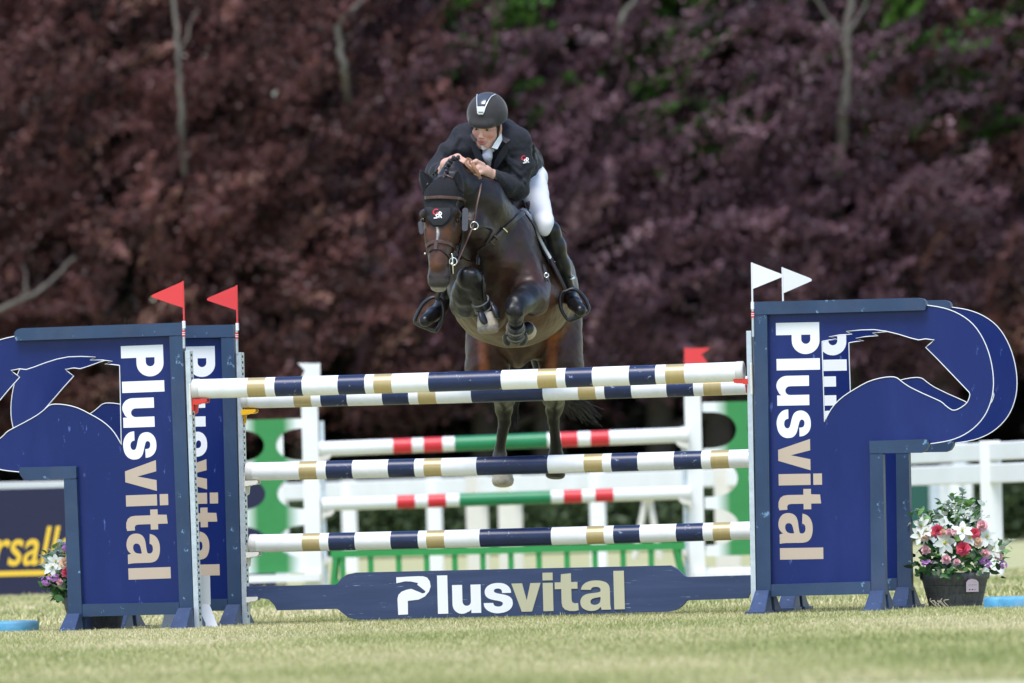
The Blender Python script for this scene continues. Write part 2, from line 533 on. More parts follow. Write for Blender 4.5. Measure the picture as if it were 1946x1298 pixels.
G['a'] = (.795, [[(.795, 0), (.55, 0)] + sm([(.53, .08), (.46, .015), (.36, -.02), (.24, -.02), (.13, .012), (.045, .08), (.01, .18), (.025, .29), (.09, .375), (.21, .422), (.38, .442), (.5, .46), (.535, .49), (.53, .55), (.48, .59), (.40, .598), (.32, .58), (.285, .525)]) + sm([(.03, .535), (.065, .625), (.14, .70), (.26, .75), (.40, .765), (.55, .752), (.68, .705), (.75, .63), (.775, .53)]) + [(.775, .15), (.782, .06)],
                 sm([(.53, .335), (.53, .26), (.50, .18), (.43, .138), (.35, .132), (.285, .16), (.268, .22), (.295, .275), (.36, .305), (.45, .322), (.53, .335)])[:-1]])
def glyph(ch, x0, x1, fn, thick, name, m, parent):
    """fn(x, y, lift) -> local 3D point"""
    w, loops = G[ch]; mb = MB(); s = (x1 - x0) / w
    fr = lambda p: fn(x0 + p[0] * s, p[1], thick); bk = lambda p: fn(x0 + p[0] * s, p[1], 0)
    if ch == 'i':
        for lp in loops: mb.prism([lp], fr, bk)
    else: mb.prism(loops, fr, bk)
    return mb.build(name, m, parent, local=True)

# ------------------------------------------------------------------ the four printed stands
KS = 352.0 * math.cos(YAW); KW = 352.0
_c, _s = math.cos(R(1.0)), math.sin(R(1.0))
def U(x, y):
    dx, dy = x - 1440.0, 1165.0 - y
    return ((dx * _c + dy * _s) / KS, (-dx * _s + dy * _c) / KW)
def c6(x, y): return U(1400 + x / 3.416, 480 + y / 3.416)
HOLE = [c6(*q) for q in [(550, 575), (553, 700), (558, 850), (565, 1098)]]
_neck = [(565, 1098), (590, 1045), (630, 985), (690, 930), (760, 885), (840, 840), (920, 815), (990, 806), (1030, 812), (1060, 835), (1110, 870), (1200, 915), (1310, 965), (1340, 990), (1385, 1022), (1420, 1018), (1465, 990), (1487, 965), (1500, 925), (1493, 905)]
HOLE += [tuple(q) for q in smoothpath([c6(*q) for q in _neck], 2)][1:]
HOLE += [c6(*q) for q in [(1460, 870), (1370, 775), (1290, 690), (1216, 615), (1245, 592), (1272, 568), (1215, 561), (1170, 568), (1120, 555), (1040, 530), (960, 510), (885, 500), (800, 502), (705, 511), (744, 528), (660, 534), (595, 545), (648, 562), (600, 566)]]
_curve = [(1755, 580), (1790, 586), (1820, 598), (1845, 617), (1864, 645), (1877, 680), (1883, 718), (1881, 752), (1870, 784), (1852, 808), (1828, 826), (1800, 837), (1765, 843)]
OUT = [U(1450, 1120), U(1668, 1114), U(1668, 845)] + [tuple(q) for q in smoothpath([U(*q) for q in _curve], 3)][::-1] + [U(1450, 585)]
BOW = [tuple(q) for q in smoothpath([U(*q) for q in _curve], 3)]
FR = .075        # frame depth
LET_ADV = [('P', 0, .745), ('l', .847, 1.116), ('u', 1.247, 1.945), ('s', 2.036, 2.716), ('v', 2.738, 3.473), ('i', 3.553, 3.818), ('t', 3.91, 4.40), ('a', 4.46, 5.19), ('l', 5.29, 5.56)]
def stand(px, py, Y0, side, lean, label, letter_lift=0):
    base = PP(px, py, Y0)
    th = R(lean)
    ex = Vector(E_LAT); ez = Vector((0, 0, 1)); ey = Vector(E_N)
    X = ex * math.cos(th) + ez * math.sin(th); Z = -ex * math.sin(th) + ez * math.cos(th)
    Mx = Matrix(((X[0], ey[0], Z[0], base[0]), (X[1], ey[1], Z[1], base[1]), (X[2], ey[2], Z[2], base[2]), (0, 0, 0, 1)))
    t = thing('jump_stand', label, 'jump stand', M=Mx, group='printed blue jump stands')
    S = side
    L = lambda p, y: (S * p[0], y, p[1])
    pb = MB(); pb.prism([OUT, HOLE], lambda p: L(p, 0.014), lambda p: L(p, 0.034))
    pb.build('panel', M_PANEL, t, local=True)
    # white cut edge
    e = MB()
    e.tube([L(p, .012) for p in HOLE + HOLE[:1]], .0027, 5, cap=False)
    e.tube([L(p, .012) for p in BOW], .0027, 5)
    e.build('edging', M_LETTER, t, local=True)
    f0, f1 = -.028, .05
    def bar(name, poly, a=f0, b=f1, mt=M_FRAME, bev=.006):
        m_ = MB(); m_.prism([poly], lambda p: L(p, a), lambda p: L(p, b)); return m_.build(name, mt, t, local=True, bevel=bev)
    # top bar with a rounded outer end
    a, b, c, d = U(1434, 573), U(1745, 566.5), U(1757, 590), U(1434, 597.5)
    bar('top_bar', [a, b, U(1753, 568.5), U(1758, 573), U(1759, 580), c, d])
    bar('stile', [U(1434, 598.5), U(1459, 598), U(1466, 1106), U(1466, 1133), U(1439.5, 1134)], a=f0 + .003)
    bar('bottom_rail', [U(1467, 1109.5), U(1654, 1103.5), U(1654.5, 1127.5), U(1467, 1132.5)], a=f0 + .003)
    bar('inner_stile', [U(1653, 862), U(1677.5, 861), U(1682.5, 1129), U(1655.5, 1130)], a=f0 + .003)
    bar('ledge', [U(1652, 837.5), U(1761, 834), U(1763.5, 840), U(1762, 848), U(1757, 856), U(1748, 860), U(1678.5, 860.8), U(1653, 861.2)])
    for x0, x1 in ((1440, 1466), (1656, 1682)):
        for sg in (-1, 1):
            y_in = f0 - .002 if sg < 0 else f1 + .002
            fb = MB()
            top = U(x0, 1121)[1]
            u0, u1 = U(x0, 1135)[0], U(x1, 1135)[0]
            w0, w1 = u0 - .010, u1 + .010
            z0 = -.004
            A = [(S * u0, y_in, top), (S * u1, y_in, top), (S * w1, y_in, z0), (S * w0, y_in, z0)]
            B = [(S * u0, y_in + sg * .045, top), (S * u1, y_in + sg * .045, top), (S * w1, y_in + sg * .25, z0), (S * w0, y_in + sg * .25, z0)]
            fb.hexa(A, B)
            fb.box((min(S * w0, S * w1) - .008, min(y_in, y_in + sg * .29), -.01), (max(S * w0, S * w1) + .008, max(y_in, y_in + sg * .29), .016))
            fb.build('foot', M_FOOT, t, local=True, bevel=.004)
    # galvanised track with its row of holes
    tr = MB(); top = U(1430, 628)[1]
    tr.box((min(-S * .003, -S * .030), -.030, .0), (max(-S * .003, -S * .030), .045, top))
    n = 46
    for k in range(n):
        z = .05 + (top - .08) * k / (n - 1)
        tr.box((min(-S * .0295, -S * .0312), -.014, z), (max(-S * .0295, -S * .0312), .018, z + .014), 1)
        tr.box((min(-S * .0295, -S * .0312), -.0295, z + .018), (max(-S * .0295, -S * .0312), -.024, z + .026), 1)
    tr.build('track', [M_STEEL, M_DARK], t, local=True, bevel=.003)
    # lettering reads downwards, tops to the photo's right
    cap = .242 / math.cos(YAW) * .975
    ux0 = U(1478, 860)[0]           # foot of the letters, nearest the stile on the right-hand stands
    zt = U(1475, 613)[1]
    step = .2298
    for k, (ch, a0, a1) in enumerate(LET_ADV):
        def fn(x, y, lift, ux0=ux0):
            if S > 0: u = ux0 + y * cap * .985
            else: u = -(ux0 + .004 + cap * .985) + y * cap * .985
            return (u, .0138 - lift, zt - x * step)
        glyph(ch, a0, a1, fn, .0012, 'letter', M_LETTER if k < 4 else M_BEIGE, t)
    return t
NEAR, FAR = 0.0, 1.10
stand(1440, 1166, NEAR, 1, -.5, 'blue printed stand on the right with horse cut-out, in front of the other')
stand(371, 1198, NEAR, -1, .5, 'blue printed stand on the left with horse cut-out, in front of the other')
stand(1494, 1159, FAR, 1, -.4, 'blue printed stand partly hidden behind the right front stand, beside the flower tub')
stand(462, 1191, FAR, -1, -.2, 'blue printed stand partly hidden behind the left front stand, yellow cup on its track')

# ------------------------------------------------------------------ poles
def pole(name_label, a, b, Y0, rad, bands, capl=True, capr=True, group='navy, white and gold poles', mats=None, label=None):
    """bands: list of (x_px, material index) boundaries from the left end; a, b: pixel ends"""
    A = PP(*a, Y0); B = PP(*b, Y0)
    ax = (B - A) / np.linalg.norm(B - A)
    Lg = np.linalg.norm(B - A)
    def tt(x):
        return (PP(x, a[1] + (b[1] - a[1]) * (x - a[0]) / (b[0] - a[0]), Y0) - A) @ ax
    th = thing('jump_pole', label, 'pole', A, group)
    up = np.array((0, 0, 1.0)); e2 = np.cross(ax, up); e2 /= np.linalg.norm(e2); up = np.cross(e2, ax)
    n = 40
    mb = MB()
    st = [0.0] + [tt(x) for x, _ in bands[1:]] + [Lg]
    sag = lambda s: -.004 * 4 * (s / Lg) * (1 - s / Lg)
    for k, (x, mi) in enumerate(bands):
        s0, s1 = st[k], st[k + 1]
        V = []
        ns = max(1, int((s1 - s0) / .25))
        for j in range(ns + 1):
            s = s0 + (s1 - s0) * j / ns
            for q in range(n):
                t = 2 * math.pi * q / n
                V.append(A + ax * s + up * (sag(s) + rad * math.sin(t)) + e2 * rad * math.cos(t))
        mb.add(V, [(j * n + q, j * n + (q + 1) % n, (j + 1) * n + (q + 1) % n, (j + 1) * n + q) for j in range(ns) for q in range(n)], mi, True)
    mb.build('shaft', mats or [M_WHITE, M_NAVY, M_GOLD], th)
    for s, sgn in ((0, -1), (Lg, 1)):
        if (sgn < 0 and not capl) or (sgn > 0 and not capr): continue
        c = MB()
        ring = [(rad + .0012, -.035), (rad + .0025, -.033), (rad + .0025, .002), (rad * .9, .006), (rad * .55, .0065), (rad * .5, .002), (.001, .002)]
        V = []
        for rr, z in ring:
            for q in range(n):
                t = 2 * math.pi * q / n
                V.append(A + ax * (s + sgn * z) + up * rr * math.sin(t) + e2 * rr * math.cos(t))
        c.add(V, [(i * n + q, i * n + (q + 1) % n, (i + 1) * n + (q + 1) % n, (i + 1) * n + q) for i in range(len(ring) - 1) for q in range(n)], 0, True)
        c.build('end_cap', M_CAP, th)
    return th
def bd(xs):  # gold, white, navy, white, navy, white, gold, white, navy ... symmetrical
    return list(zip(xs, [0, 2, 0, 1, 0, 1, 0, 2, 0, 1, 0, 2, 0, 1, 0, 1, 0, 2, 0]))
pole('', (368, 739.5), (1412, 706), NEAR, .0535, bd([368, 473, 507, 525, 577, 645, 696, 713, 747, 817, 955, 1024, 1060, 1077, 1128, 1198, 1248, 1267, 1303]), label='thickest top pole of the jump, resting in the red cups')
pole('', (462, 759), (1488, 730), FAR, .051, bd([462, 561, 594, 612, 662, 729, 779, 797, 831, 898, 1034, 1101, 1134, 1151, 1202, 1269, 1320, 1339, 1373]), label='second pole from the top, just below and behind the top pole, in the yellow cup')
pole('', (470, 896.5), (1492, 869), FAR, .051, bd([470, 571, 604, 622, 672, 740, 790, 808, 841, 908, 1043, 1112, 1147, 1164, 1214, 1283, 1335, 1353, 1387]), label='middle navy and white pole in front of the hind hooves')
pole('', (477, 1033), (1494, 1006), FAR, .050, bd([477, 577, 610, 627, 677, 745, 797, 813, 847, 914, 1050, 1117, 1150, 1168, 1218, 1287, 1338, 1357, 1390]), label='lowest navy and white pole just above the lettered plank')

# ------------------------------------------------------------------ cups on the tracks
def cup(x, y, Y0, side, mt, label, px_len=26, back=None, n_=1):
    """x, y: pixel of the shelf's top at the track; side +1 reaches to the photo's right"""
    A = PP(x, y, Y0)
    Mx = Matrix(((E_LAT[0] * 1, E_N[0], 0, A[0]), (E_LAT[1], E_N[1], 0, A[1]), (0, 0, 1, A[2]), (0, 0, 0, 1)))
    t = thing('jump_cup', label, 'jump cup', M=Mx, group='jump cups')
    w = px_len / 350.0; s = side
    sh = MB()
    prof = [(0, -.010), (w * .93, -.010), (w, -.016), (w * .96, -.026), (w * .8, -.034), (w * .35, -.036), (w * .3, -.040), (0, -.040)]
    # trough: low in the middle, raised lips front and back
    for y0, y1, dz in ((-.040, -.030, 0), (-.030, .030, -.016), (.030, .040, 0)):
        sh.prism([[(p[0], p[1] + (dz if p[1] > -.02 else 0)) for p in prof]], lambda p, y=y0: (s * p[0], y, p[1]), lambda p, y=y1: (s * p[0], y, p[1]))
    sh.build('shelf', mt, t, local=True, bevel=.003)
    bk = MB(); bk.box((min(-s * .001, -s * .012), -.027, -.075), (max(-s * .001, -s * .012), .027, .032)); 
    bk.prism([[(0, -.041), (w * .27, -.041), (w * .2, -.085), (0, -.095)]], lambda p: (s * p[0], -.008, p[1]), lambda p: (s * p[0], .008, p[1]))
    bk.build('bracket', mt, t, local=True, bevel=.003)
    if back is not None:
        pl = MB(); pl.box((min(-s * .013, -s * .024), -.036, -.10), (max(-s * .013, -s * .024), .036, .075)); pl.build('mounting_plate', back, t, local=True, bevel=.005)
    return t
cup(370, 755, NEAR, 1, M_RED, 'red safety cup under the left end of the top pole', 27, M_CREAM)
cup(1423, 716, NEAR, -1, M_RED, 'red safety cup under the right end of the top pole', 28, M_CREAM)
cup(461, 775, FAR, 1, M_YELLOW, 'yellow safety cup on the left stand', 29)
cup(468, 910, FAR, 1, M_CREAM, 'cream cup holding the left end of the middle pole', 26)
cup(470, 1046, FAR, 1, M_CREAM, 'cream cup holding the left end of the lowest pole', 26)
cup(470, 1131, FAR, 1, M_CREAM, 'lowest cream cup, in front of the plank end', 24)

# ------------------------------------------------------------------ lettered plank
PLK = [(467, 1114.5), (560, 1112.6), (641.7, 1110.7), (650, 1099), (662, 1091.5), (679, 1088), (980, 1081), (1275, 1074.5), (1290.5, 1083), (1304, 1096.5), (1437, 1092.6), (1437, 1114), (1428, 1122), (1421.7, 1137), (1306, 1141), (1297, 1152), (1284.6, 1159.5), (1270, 1162.5), (980, 1170.5), (681.5, 1178), (663.5, 1173.6), (650.7, 1163.3), (643, 1157), (527.4, 1160), (523.5, 1150.5), (512, 1139), (491, 1136), (467, 1136)]
PB = PP(980, 1171, FAR)
PM = Matrix(((E_LAT[0], E_N[0], 0, PB[0]), (E_LAT[1], E_N[1], 0, PB[1]), (0, 0, 1, PB[2]), (0, 0, 0, 1)))
pk = thing('jump_plank', 'navy plank with shaped ends and large white and gold lettering, on the grass', 'plank', M=PM)
PMi = PM.inverted()
def pl2(x, y):
    q = PMi @ Vector(PP(x, y, FAR)); return (q[0], q[2])
mb = MB(); mb.prism([[pl2(*q) for q in PLK]], lambda p: (p[0], -.022, p[1]), lambda p: (p[0], .022, p[1]))
mb.build('board', M_PLANK, pk, local=True, bevel=.009)
# letters
o0 = np.array(pl2(756.5, 1168.5)); o1 = np.array(pl2(1189.5, 1157.5)); dv = (o1 - o0) / np.linalg.norm(o1 - o0); nv = np.array((-dv[1], dv[0]))
Wp = np.linalg.norm(o1 - o0) / 5.893
Hp = 73.5 / 346.0
def pfn(x, y, lift):
    q = o0 + dv * x * Wp + nv * y * Hp
    return (q[0], -.0225 - lift, q[1])
for k, (ch, a0, a1) in enumerate([('l', 1.06, 1.325), ('u', 1.443, 2.18), ('s', 2.25, 3.01), ('v', 2.98, 3.735), ('i', 3.79, 4.05), ('t', 4.10, 4.70), ('a', 4.74, 5.537), ('l', 5.62, 5.89)]):
    glyph(ch, a0, a1, pfn, .0015 + .0007 * k, 'letter', M_LETTER if k < 3 else M_GOLDV, pk)
# the first letter: a capital with a horse's head and neck in its eye
def c8(x, y):
    return ((x - 1237) / (1236 + 77 - 1237) * .258 if False else (x - 1233) / 298.0 * 1.0, (500 - y) / 298.0)
PH = [(1240, 500), (1315, 498), (1316, 393), (1400, 385), (1450, 362), (1482, 325), (1496, 285), (1490, 245), (1470, 215), (1440, 205), (1400, 203), (1232, 207), (1232, 253), (1262, 248), (1300, 240), (1345, 243), (1400, 256), (1392, 268), (1430, 300), (1455, 322), (1450, 334), (1430, 338), (1410, 328), (1380, 315), (1345, 300), (1310, 306), (1270, 320), (1245, 345), (1237, 375)]
mbp = MB()
mbp.prism([[c8(*q) for q in PH]], lambda p: pfn(p[0] + .005, p[1], .0015), lambda p: pfn(p[0] + .005, p[1], 0))
mbp.build('letter', M_LETTER, pk, local=True)

# ------------------------------------------------------------------ flags
def flag(Y0, staff, tip, hold, stick, mt, label, cat_dir):
    b = PP(*stick[1], Y0) if stick else PP(*staff[1], Y0)
    t = thing('jump_flag', label, 'flag', b, 'marker flags on the jump stands')
    off = -E_N * .03
    s = MB(); s.tube([PP(*staff[0], Y0) + off, PP(*staff[1], Y0) + off], .0052, 8); s.build('staff', mt, t)
    top, bot = PP(*tip[0], Y0) + off, PP(*tip[2], Y0) + off; tp = PP(*tip[1], Y0) + off
    pts = [top, tp + (top - tp) * .07 + np.array((0, 0, .006)), tp + np.array((0, 0, .004)), tp - np.array((0, 0, .006)), tp + (bot - tp) * .07 - np.array((0, 0, .006)), bot]
    p = MB(); nn = E_N * .002
    pl = lambda q: q
    V = [q - nn for q in pts] + [q + nn for q in pts]; k = len(pts)
    p.add(V, [tuple(range(k)), tuple(range(2 * k - 1, k - 1, -1))] + [(i, i + k, (i + 1) % k + k, (i + 1) % k) for i in range(k)])
    p.build('pennant', mt, t)
    if hold:
        h = MB(); h.tube([PP(*hold[0], Y0) + off, PP(*hold[1], Y0) + off], .0095, 8); h.build('holder', M_LETTER, t)
    if stick:
        q = MB(); q.tube([PP(*stick[0], Y0) + off, PP(*stick[1], Y0) + off], .0072, 8); q.build('socket', M_STEEL, t)
        a0, a1 = PP(stick[0][0], stick[0][1] + 4, Y0) + off, PP(stick[0][0] + .3, stick[0][1] + 16, Y0) + off
        q = MB(); q.tube([a0, a1], .0086, 8); 
        for z in (.3, .6): q.tube([a0 + (a1 - a0) * z, a0 + (a1 - a0) * (z + .12)], .0089, 8, m=1)
        q.build('sticker', [M_FLAGRED, M_LETTER], t)
flag(NEAR, ((350, 534), (352.3, 613)), ((350, 535), (291, 563), (350.5, 585)), ((351.6, 610), (352, 624)), ((351.2, 624), (352, 662)), M_FLAGRED, 'red pennant on the front left stand', 0)
flag(FAR, ((452, 542), (453.5, 617)), ((452, 543), (396, 569), (452.5, 590)), ((453, 614), (453.3, 628)), ((452.2, 628), (453, 672)), M_FLAGRED, 'red pennant on the rear left stand, above the yellow cup', 0)
flag(NEAR, ((1430.5, 499), (1432, 590)), ((1430, 499), (1489, 524), (1431, 550)), ((1431.8, 574), (1432, 588)), ((1432.2, 588), (1433, 640)), M_FLAGWHITE, 'white pennant on the front right stand', 0)
flag(FAR, ((1488.5, 508), (1490, 582)), ((1488, 508), (1544, 532), (1489.5, 558)), ((1489.8, 574), (1490, 588)), ((1490.2, 588), (1491, 640)), M_FLAGWHITE, 'white pennant on the rear right stand', 0)
# ================================================================== horse
BLK = (.0058, .0050, .0060); DBR = (.025, .0125, .0098); BAY = (.056, .0190, .0102); TAN = (.098, .040, .019); ORG = (.30, .085, .022); FACE = (.072, .025, .011); GRY = (.034, .030, .031)
M_COAT = mat('bay_coat', (0, 0, 0), .41, attr='tint', var=.25, vscale=18, bump=.10, bscale=42, spec=.40)
M_HOOF = mat('pale_hoof', (.42, .36, .28), .5, var=.25, vscale=30, bump=.08, bscale=60)
M_HAIR = mat('black_horse_hair', (.020, .018, .024), .42, spec=.5)
M_LEATHER = mat('brown_leather', (.075, .036, .028), .42, var=.2, vscale=40, bump=.03)
M_LEATHER_D = mat('dark_leather', (.020, .014, .013), .38, var=.2, vscale=40)
M_TANL = mat('tan_leather', (.24, .115, .055), .5, var=.15, vscale=60)
M_BONNET = mat('black_bonnet_cloth', (.011, .011, .015), .85, bump=.9, bscale=210)
M_BONNET_S = mat('black_smooth_cloth', (.010, .010, .014), .8, sheen=.1)
M_METAL = mat('polished_steel', (.75, .74, .70), .22, metal=1.0)
M_EYE = mat('dark_eye', (.008, .005, .004), .08, spec=.6)
M_FUR = mat('grey_cheek_pad', (.075, .080, .098), .8, var=.08, vscale=60, bump=.08, bscale=160)
M_BOOTSHELL = mat('black_leg_boot', (.013, .013, .016), .35)
M_BOOTTRIM = mat('grey_boot_strap', (.17, .16, .15), .55, var=.3, vscale=90)
M_PAD = mat('white_saddle_cloth', (.78, .78, .80), .8, bump=.2, bscale=120)
M_SADDLE = mat('brown_saddle', (.040, .018, .014), .36, var=.15, vscale=20)
M_ERED = mat('red_embroidery', (.55, .02, .03), .6)
M_EWHITE = mat('white_embroidery', (.8, .8, .8), .6)

horse = thing('horse', 'dark bay horse jumping over the poles with front legs tucked up', 'horse', (.05, 1.7, 0))
hb = Body(.0072)
# trunk
hb.rc(P(945, 508, .98), P(972, 538, 1.50), .215, .312, .08, DBR)
hb.rc(P(972, 538, 1.50), P(990, 548, 2.10), .312, .305, .08, BAY)
hb.rc(P(990, 548, 2.10), P(997, 575, 2.38), .300, .265, .08, BAY)
hb.ell(P(974, 575, 1.5), (.318, .5, .24), k=.08, col=TAN)
hb.rc(P(955, 432, 1.10), P(970, 436, 1.5), .09, .10, .12, DBR)
# shoulders and chest
hb.ell(P(984, 482, 1.02), (.115, .2, .21), k=.05, col=DBR)
hb.ell(P(1003, 532, .93), (.088, .13, .13), k=.04, col=BAY)
hb.ell(P(885, 505, 1.0), (.12, .18, .21), k=.06, col=DBR)
hb.rc(P(958, 500, .83), P(955, 560, .92), .078, .072, .028, BAY)
hb.rc(P(905, 500, .83), P(908, 560, .92), .078, .072, .028, BAY)
hb.rc(P(931, 492, .728), P(931, 560, .79), .012, .014, .045, cut=True)
hb.rc(P(1000, 505, .90), P(978, 455, .86), .05, .04, .05, DBR)
hb.ell(P(932, 585, .95), (.10, .12, .13), k=.05, col=BAY)
# neck
hb.rc(P(941, 446, 1.0), P(904, 386, .74), .188, .150, .06, DBR)
hb.rc(P(906, 384, .74), P(862, 350, .56), .155, .098, .05, BLK)
hb.rc(P(925, 472, .86), P(893, 432, .62), .145, .10, .05, DBR)
hb.rc(P(938, 385, 1.02), P(893, 325, .76), .07, .055, .06, BLK)
hb.rc(P(893, 325, .76), P(862, 318, .60), .055, .05, .05, BLK)
# head
hb.ell(P(841, 378, .47), (.098, .125, .125), k=.04, col=BLK)
hb.ell(P(838, 412, .415), (.092, .09, .10), k=.03, col=DBR)
hb.ell(P(842, 438, .50), (.098, .15, .125), k=.04, col=FACE)
hb.rc(P(837, 425, .385), P(833, 505, .335), .074, .050, .03, FACE)
hb.rc(P(836, 440, .43), P(833, 515, .385), .082, .052, .03, FACE)
hb.rc(P(842, 458, .55), P(834, 522, .42), .068, .045, .03, DBR)
hb.ell(P(833, 526, .355), (.064, .062, .052), k=.025, col=GRY)
hb.ell(P(833, 537, .345), (.057, .05, .036), k=.02, col=GRY)
hb.ell(P(834, 546, .385), (.045, .05, .026), k=.02, col=GRY)
for sx in (-1, 1):
    hb.rc(P(837 + sx * 30, 407, .395), P(837 + sx * 25, 402, .355), .028, .020, .02, DBR)       # brow over the eye
    hb.rc(P(837 + sx * 25, 438, .36), P(834 + sx * 19, 478, .355), .016, .010, .018, DBR)       # facial crest
    hb.ell(P(837 + sx * 35, 418, .365), (.012, .016, .010), k=.010, cut=True)
    hb.ell(P(833 + sx * 15.5, 524, .315), (.014, .016, .010), k=.010, col=BLK)
    hb.ell(P(833 + sx * 19, 527, .292), (.0105, .02, .015), M=Matrix.Rotation(R(-sx * 18), 3, 'Y'), k=.008, cut=True)
hb.rc(P(822, 546, .30), P(845, 546, .30), .004, .004, .006, cut=True)
# ears (under the bonnet's ear covers)
hb.chain([(P(818, 362, .50), .026), (P(806, 346, .50), .020), (P(799, 327, .51), .006)], .012, BLK)
hb.chain([(P(864, 360, .50), .028), (P(869, 343, .50), .022), (P(870, 326, .51), .006)], .012, BLK)
# near-side foreleg on the photo's left: forearm up and forward, cannon folded down and in
hb.rc(P(890, 562, .98), P(886, 576, .82), .105, .080, .05, DBR)
hb.rc(P(886, 576, .82), P(886, 556, .62), .082, .074, .04, BLK)
hb.rc(P(886, 556, .62), P(892, 530, .50), .074, .064, .03, BLK)
hb.ell(P(884, 519, .435), (.020, .018, .018), k=.022, col=BLK)
hb.ell(P(901, 522, .43), (.022, .018, .020), k=.022, col=BLK)
hb.rc(P(878, 535, .425), P(905, 540, .43), .007, .007, .02, cut=True)
hb.ell(P(892, 528, .475), (.066, .06, .062), k=.02, col=BLK)
hb.rc(P(882, 545, .56), P(889, 584, .74), .045, .05, .04, BLK)
hb.chain([(P(896, 532, .50), .060), (P(905, 555, .54), .048), (P(915, 572, .585), .036), (P(921, 584, .615), .043), (P(926, 594, .625), .040)], .014, BLK)
hb.chain([(P(924, 590, .62), .040), (P(926, 603, .605), .043), (P(927, 610, .60), .046)], .012, (.40, .34, .26))
# foreleg on the photo's right
hb.rc(P(1012, 545, .98), P(1012, 570, .80), .105, .088, .05, BAY)
hb.rc(P(1010, 562, .85), P(985, 580, .56), .080, .066, .03, BLK)
hb.ell(P(980, 582, .52), (.062, .06, .066), k=.02, col=BLK)
hb.ell(P(970, 590, .475), (.026, .026, .034), k=.02, col=BLK)
hb.ell(P(986, 594, .475), (.022, .024, .030), k=.02, col=BLK)
hb.rc(P(968, 604, .475), P(988, 606, .48), .006, .006, .018, cut=True)
hb.rc(P(990, 570, .56), P(1012, 582, .70), .010, .008, .03, cut=True)
hb.rc(P(1000, 560, .72), P(1018, 575, .82), .07, .055, .04, BLK)
hb.chain([(P(979, 590, .52), .055), (P(980, 606, .58), .043), (P(980, 620, .68), .034), (P(980, 632, .76), .038), (P(980, 640, .80), .04)], .014, BLK)
hb.chain([(P(984, 634, .80), .034), (P(994, 628, .84), .036), (P(1002, 624, .87), .036)], .012, BLK)
# hindquarters
for sx, hx, stx, hoX, fx, ho in ((-1, 940, 926, 957, 950, 955), (1, 1052, 1066, 1054, 1057, 1056)):
    hb.rc(P(hx, 590, 2.30), P(stx, 690, 2.22), .165, .118, .05, BAY)
    hb.rc(P(stx - sx * 4, 650, 2.25), P(stx + sx * 3, 720, 2.25), .105, .105, .05, DBR)
    hb.rc(P(stx - sx * 16, 610, 2.1), P(stx - sx * 20, 730, 2.35), .05, .05, .03, ORG)
    hb.rc(P(stx, 705, 2.25), P(hoX - sx * 3, 758, 2.72), .105, .058, .05, BLK)
    hb.rc(P(hoX, 756, 2.75), P(hoX, 778, 2.82), .060, .050, .03, BLK)
    hb.rc(P(hoX - sx * 2, 750, 2.8), P(hoX, 782, 2.84), .03, .035, .02, BLK)
    hb.chain([(P(hoX, 778, 2.82), .046), (P(hoX - sx * 1.5, 802, 2.86), .032), (P(fx, 850, 2.93), .030), (P(fx, 866, 2.95), .040)], .016, BLK)
    hb.chain([(P(fx, 866, 2.95), .042), (P(fx + 1.5, 882, 2.93), .036), (P(ho, 892, 2.92), .045)], .014, (.10, .09, .08) if sx < 0 else BLK)
hb.ell(P(990, 655, 2.15), (.14, .2, .10), k=.05, col=BLK)
hb.ell(P(985, 680, 2.1), (.055, .1, .06), k=.03, col=GRY)
HV, HF = hb.solve()
HN = vnormals(HV, HF)
HC = hb.colours(HV, .022)
_far = soft_ = np.clip((np.abs(HV[:, 1] - .2) - .5) / .3, 0, 1)
HV = ripple(HV, HN, .0022, .16, 12, 4) ; HV = ripple(HV, HN, .0006, .055, 12, 5)
HN = vnormals(HV, HF)
hx_, hy_ = project(HV)
def blend(mask, col):
    global HC
    m = np.clip(mask, 0, 1)[:, None]
    HC = HC * (1 - m) + m * np.asarray(col)
def soft(d, a, b): return np.clip((b - d) / (b - a), 0, 1)
fr = HN[:, 1] < -.2
# thin white stripe, paler muzzle rim, warm cheeks
sx_ = np.interp(hy_, [430, 445, 463], [830.5, 832.5, 829.5])
hd = HV[:, 1] < .62
blend(hd * fr * soft(np.abs(hx_ - sx_), 1.0, 2.4) * ((hy_ > 428) & (hy_ < 464)), (.55, .53, .52))
blend(hd * soft(np.abs(hy_ - 551), 3, 6) * soft(np.abs(hx_ - 833), 20, 26) * (hy_ > 543) * .75, (.34, .32, .30))
for cx in (817, 852):
    blend(hd * fr * soft(np.hypot((hx_ - cx) / 9, (hy_ - 444) / 17), .3, 1) * .8, (.125, .040, .014))
blend(hd * fr * soft(np.hypot((hx_ - 826) / 16, (hy_ - 503) / 16), .3, 1) * .75, (.115, .040, .016))
blend(hd * fr * soft(np.hypot((hx_ - 835) / 8, (hy_ - 450) / 14), .3, 1) * .6, (.030, .020, .019))
# warmer brown coat on the pectorals, tan coat on the lower belly
blend(soft(np.hypot((hx_ - 958) / 26, (hy_ - 528) / 32), .2, 1) * (HV[:, 1] < 1.1) * .55, (.058, .020, .010))
blend(soft(np.hypot((hx_ - 905) / 26, (hy_ - 575) / 30), .2, 1) * (HV[:, 1] > .85) * (HV[:, 1] < 1.2) * .5, (.06, .026, .014))
blend((HV[:, 1] > 1.15) * (HV[:, 1] < 2.1) * soft(-hy_, -575, -540)[:] * .55, (.098, .046, .022))
for cx_, sg_ in ((917, 1), (1051, -1)):   # red-brown inside of the thighs
    blend((HV[:, 1] > 1.7) * (hy_ > 615) * (hy_ < 745) * soft(np.abs(hx_ - cx_ - sg_ * (hy_ - 640) * .05), 4, 13) * .85, ORG)
surf_obj('body', HV, HF, M_COAT, horse, HC)
HD = Drape(HV, HF)

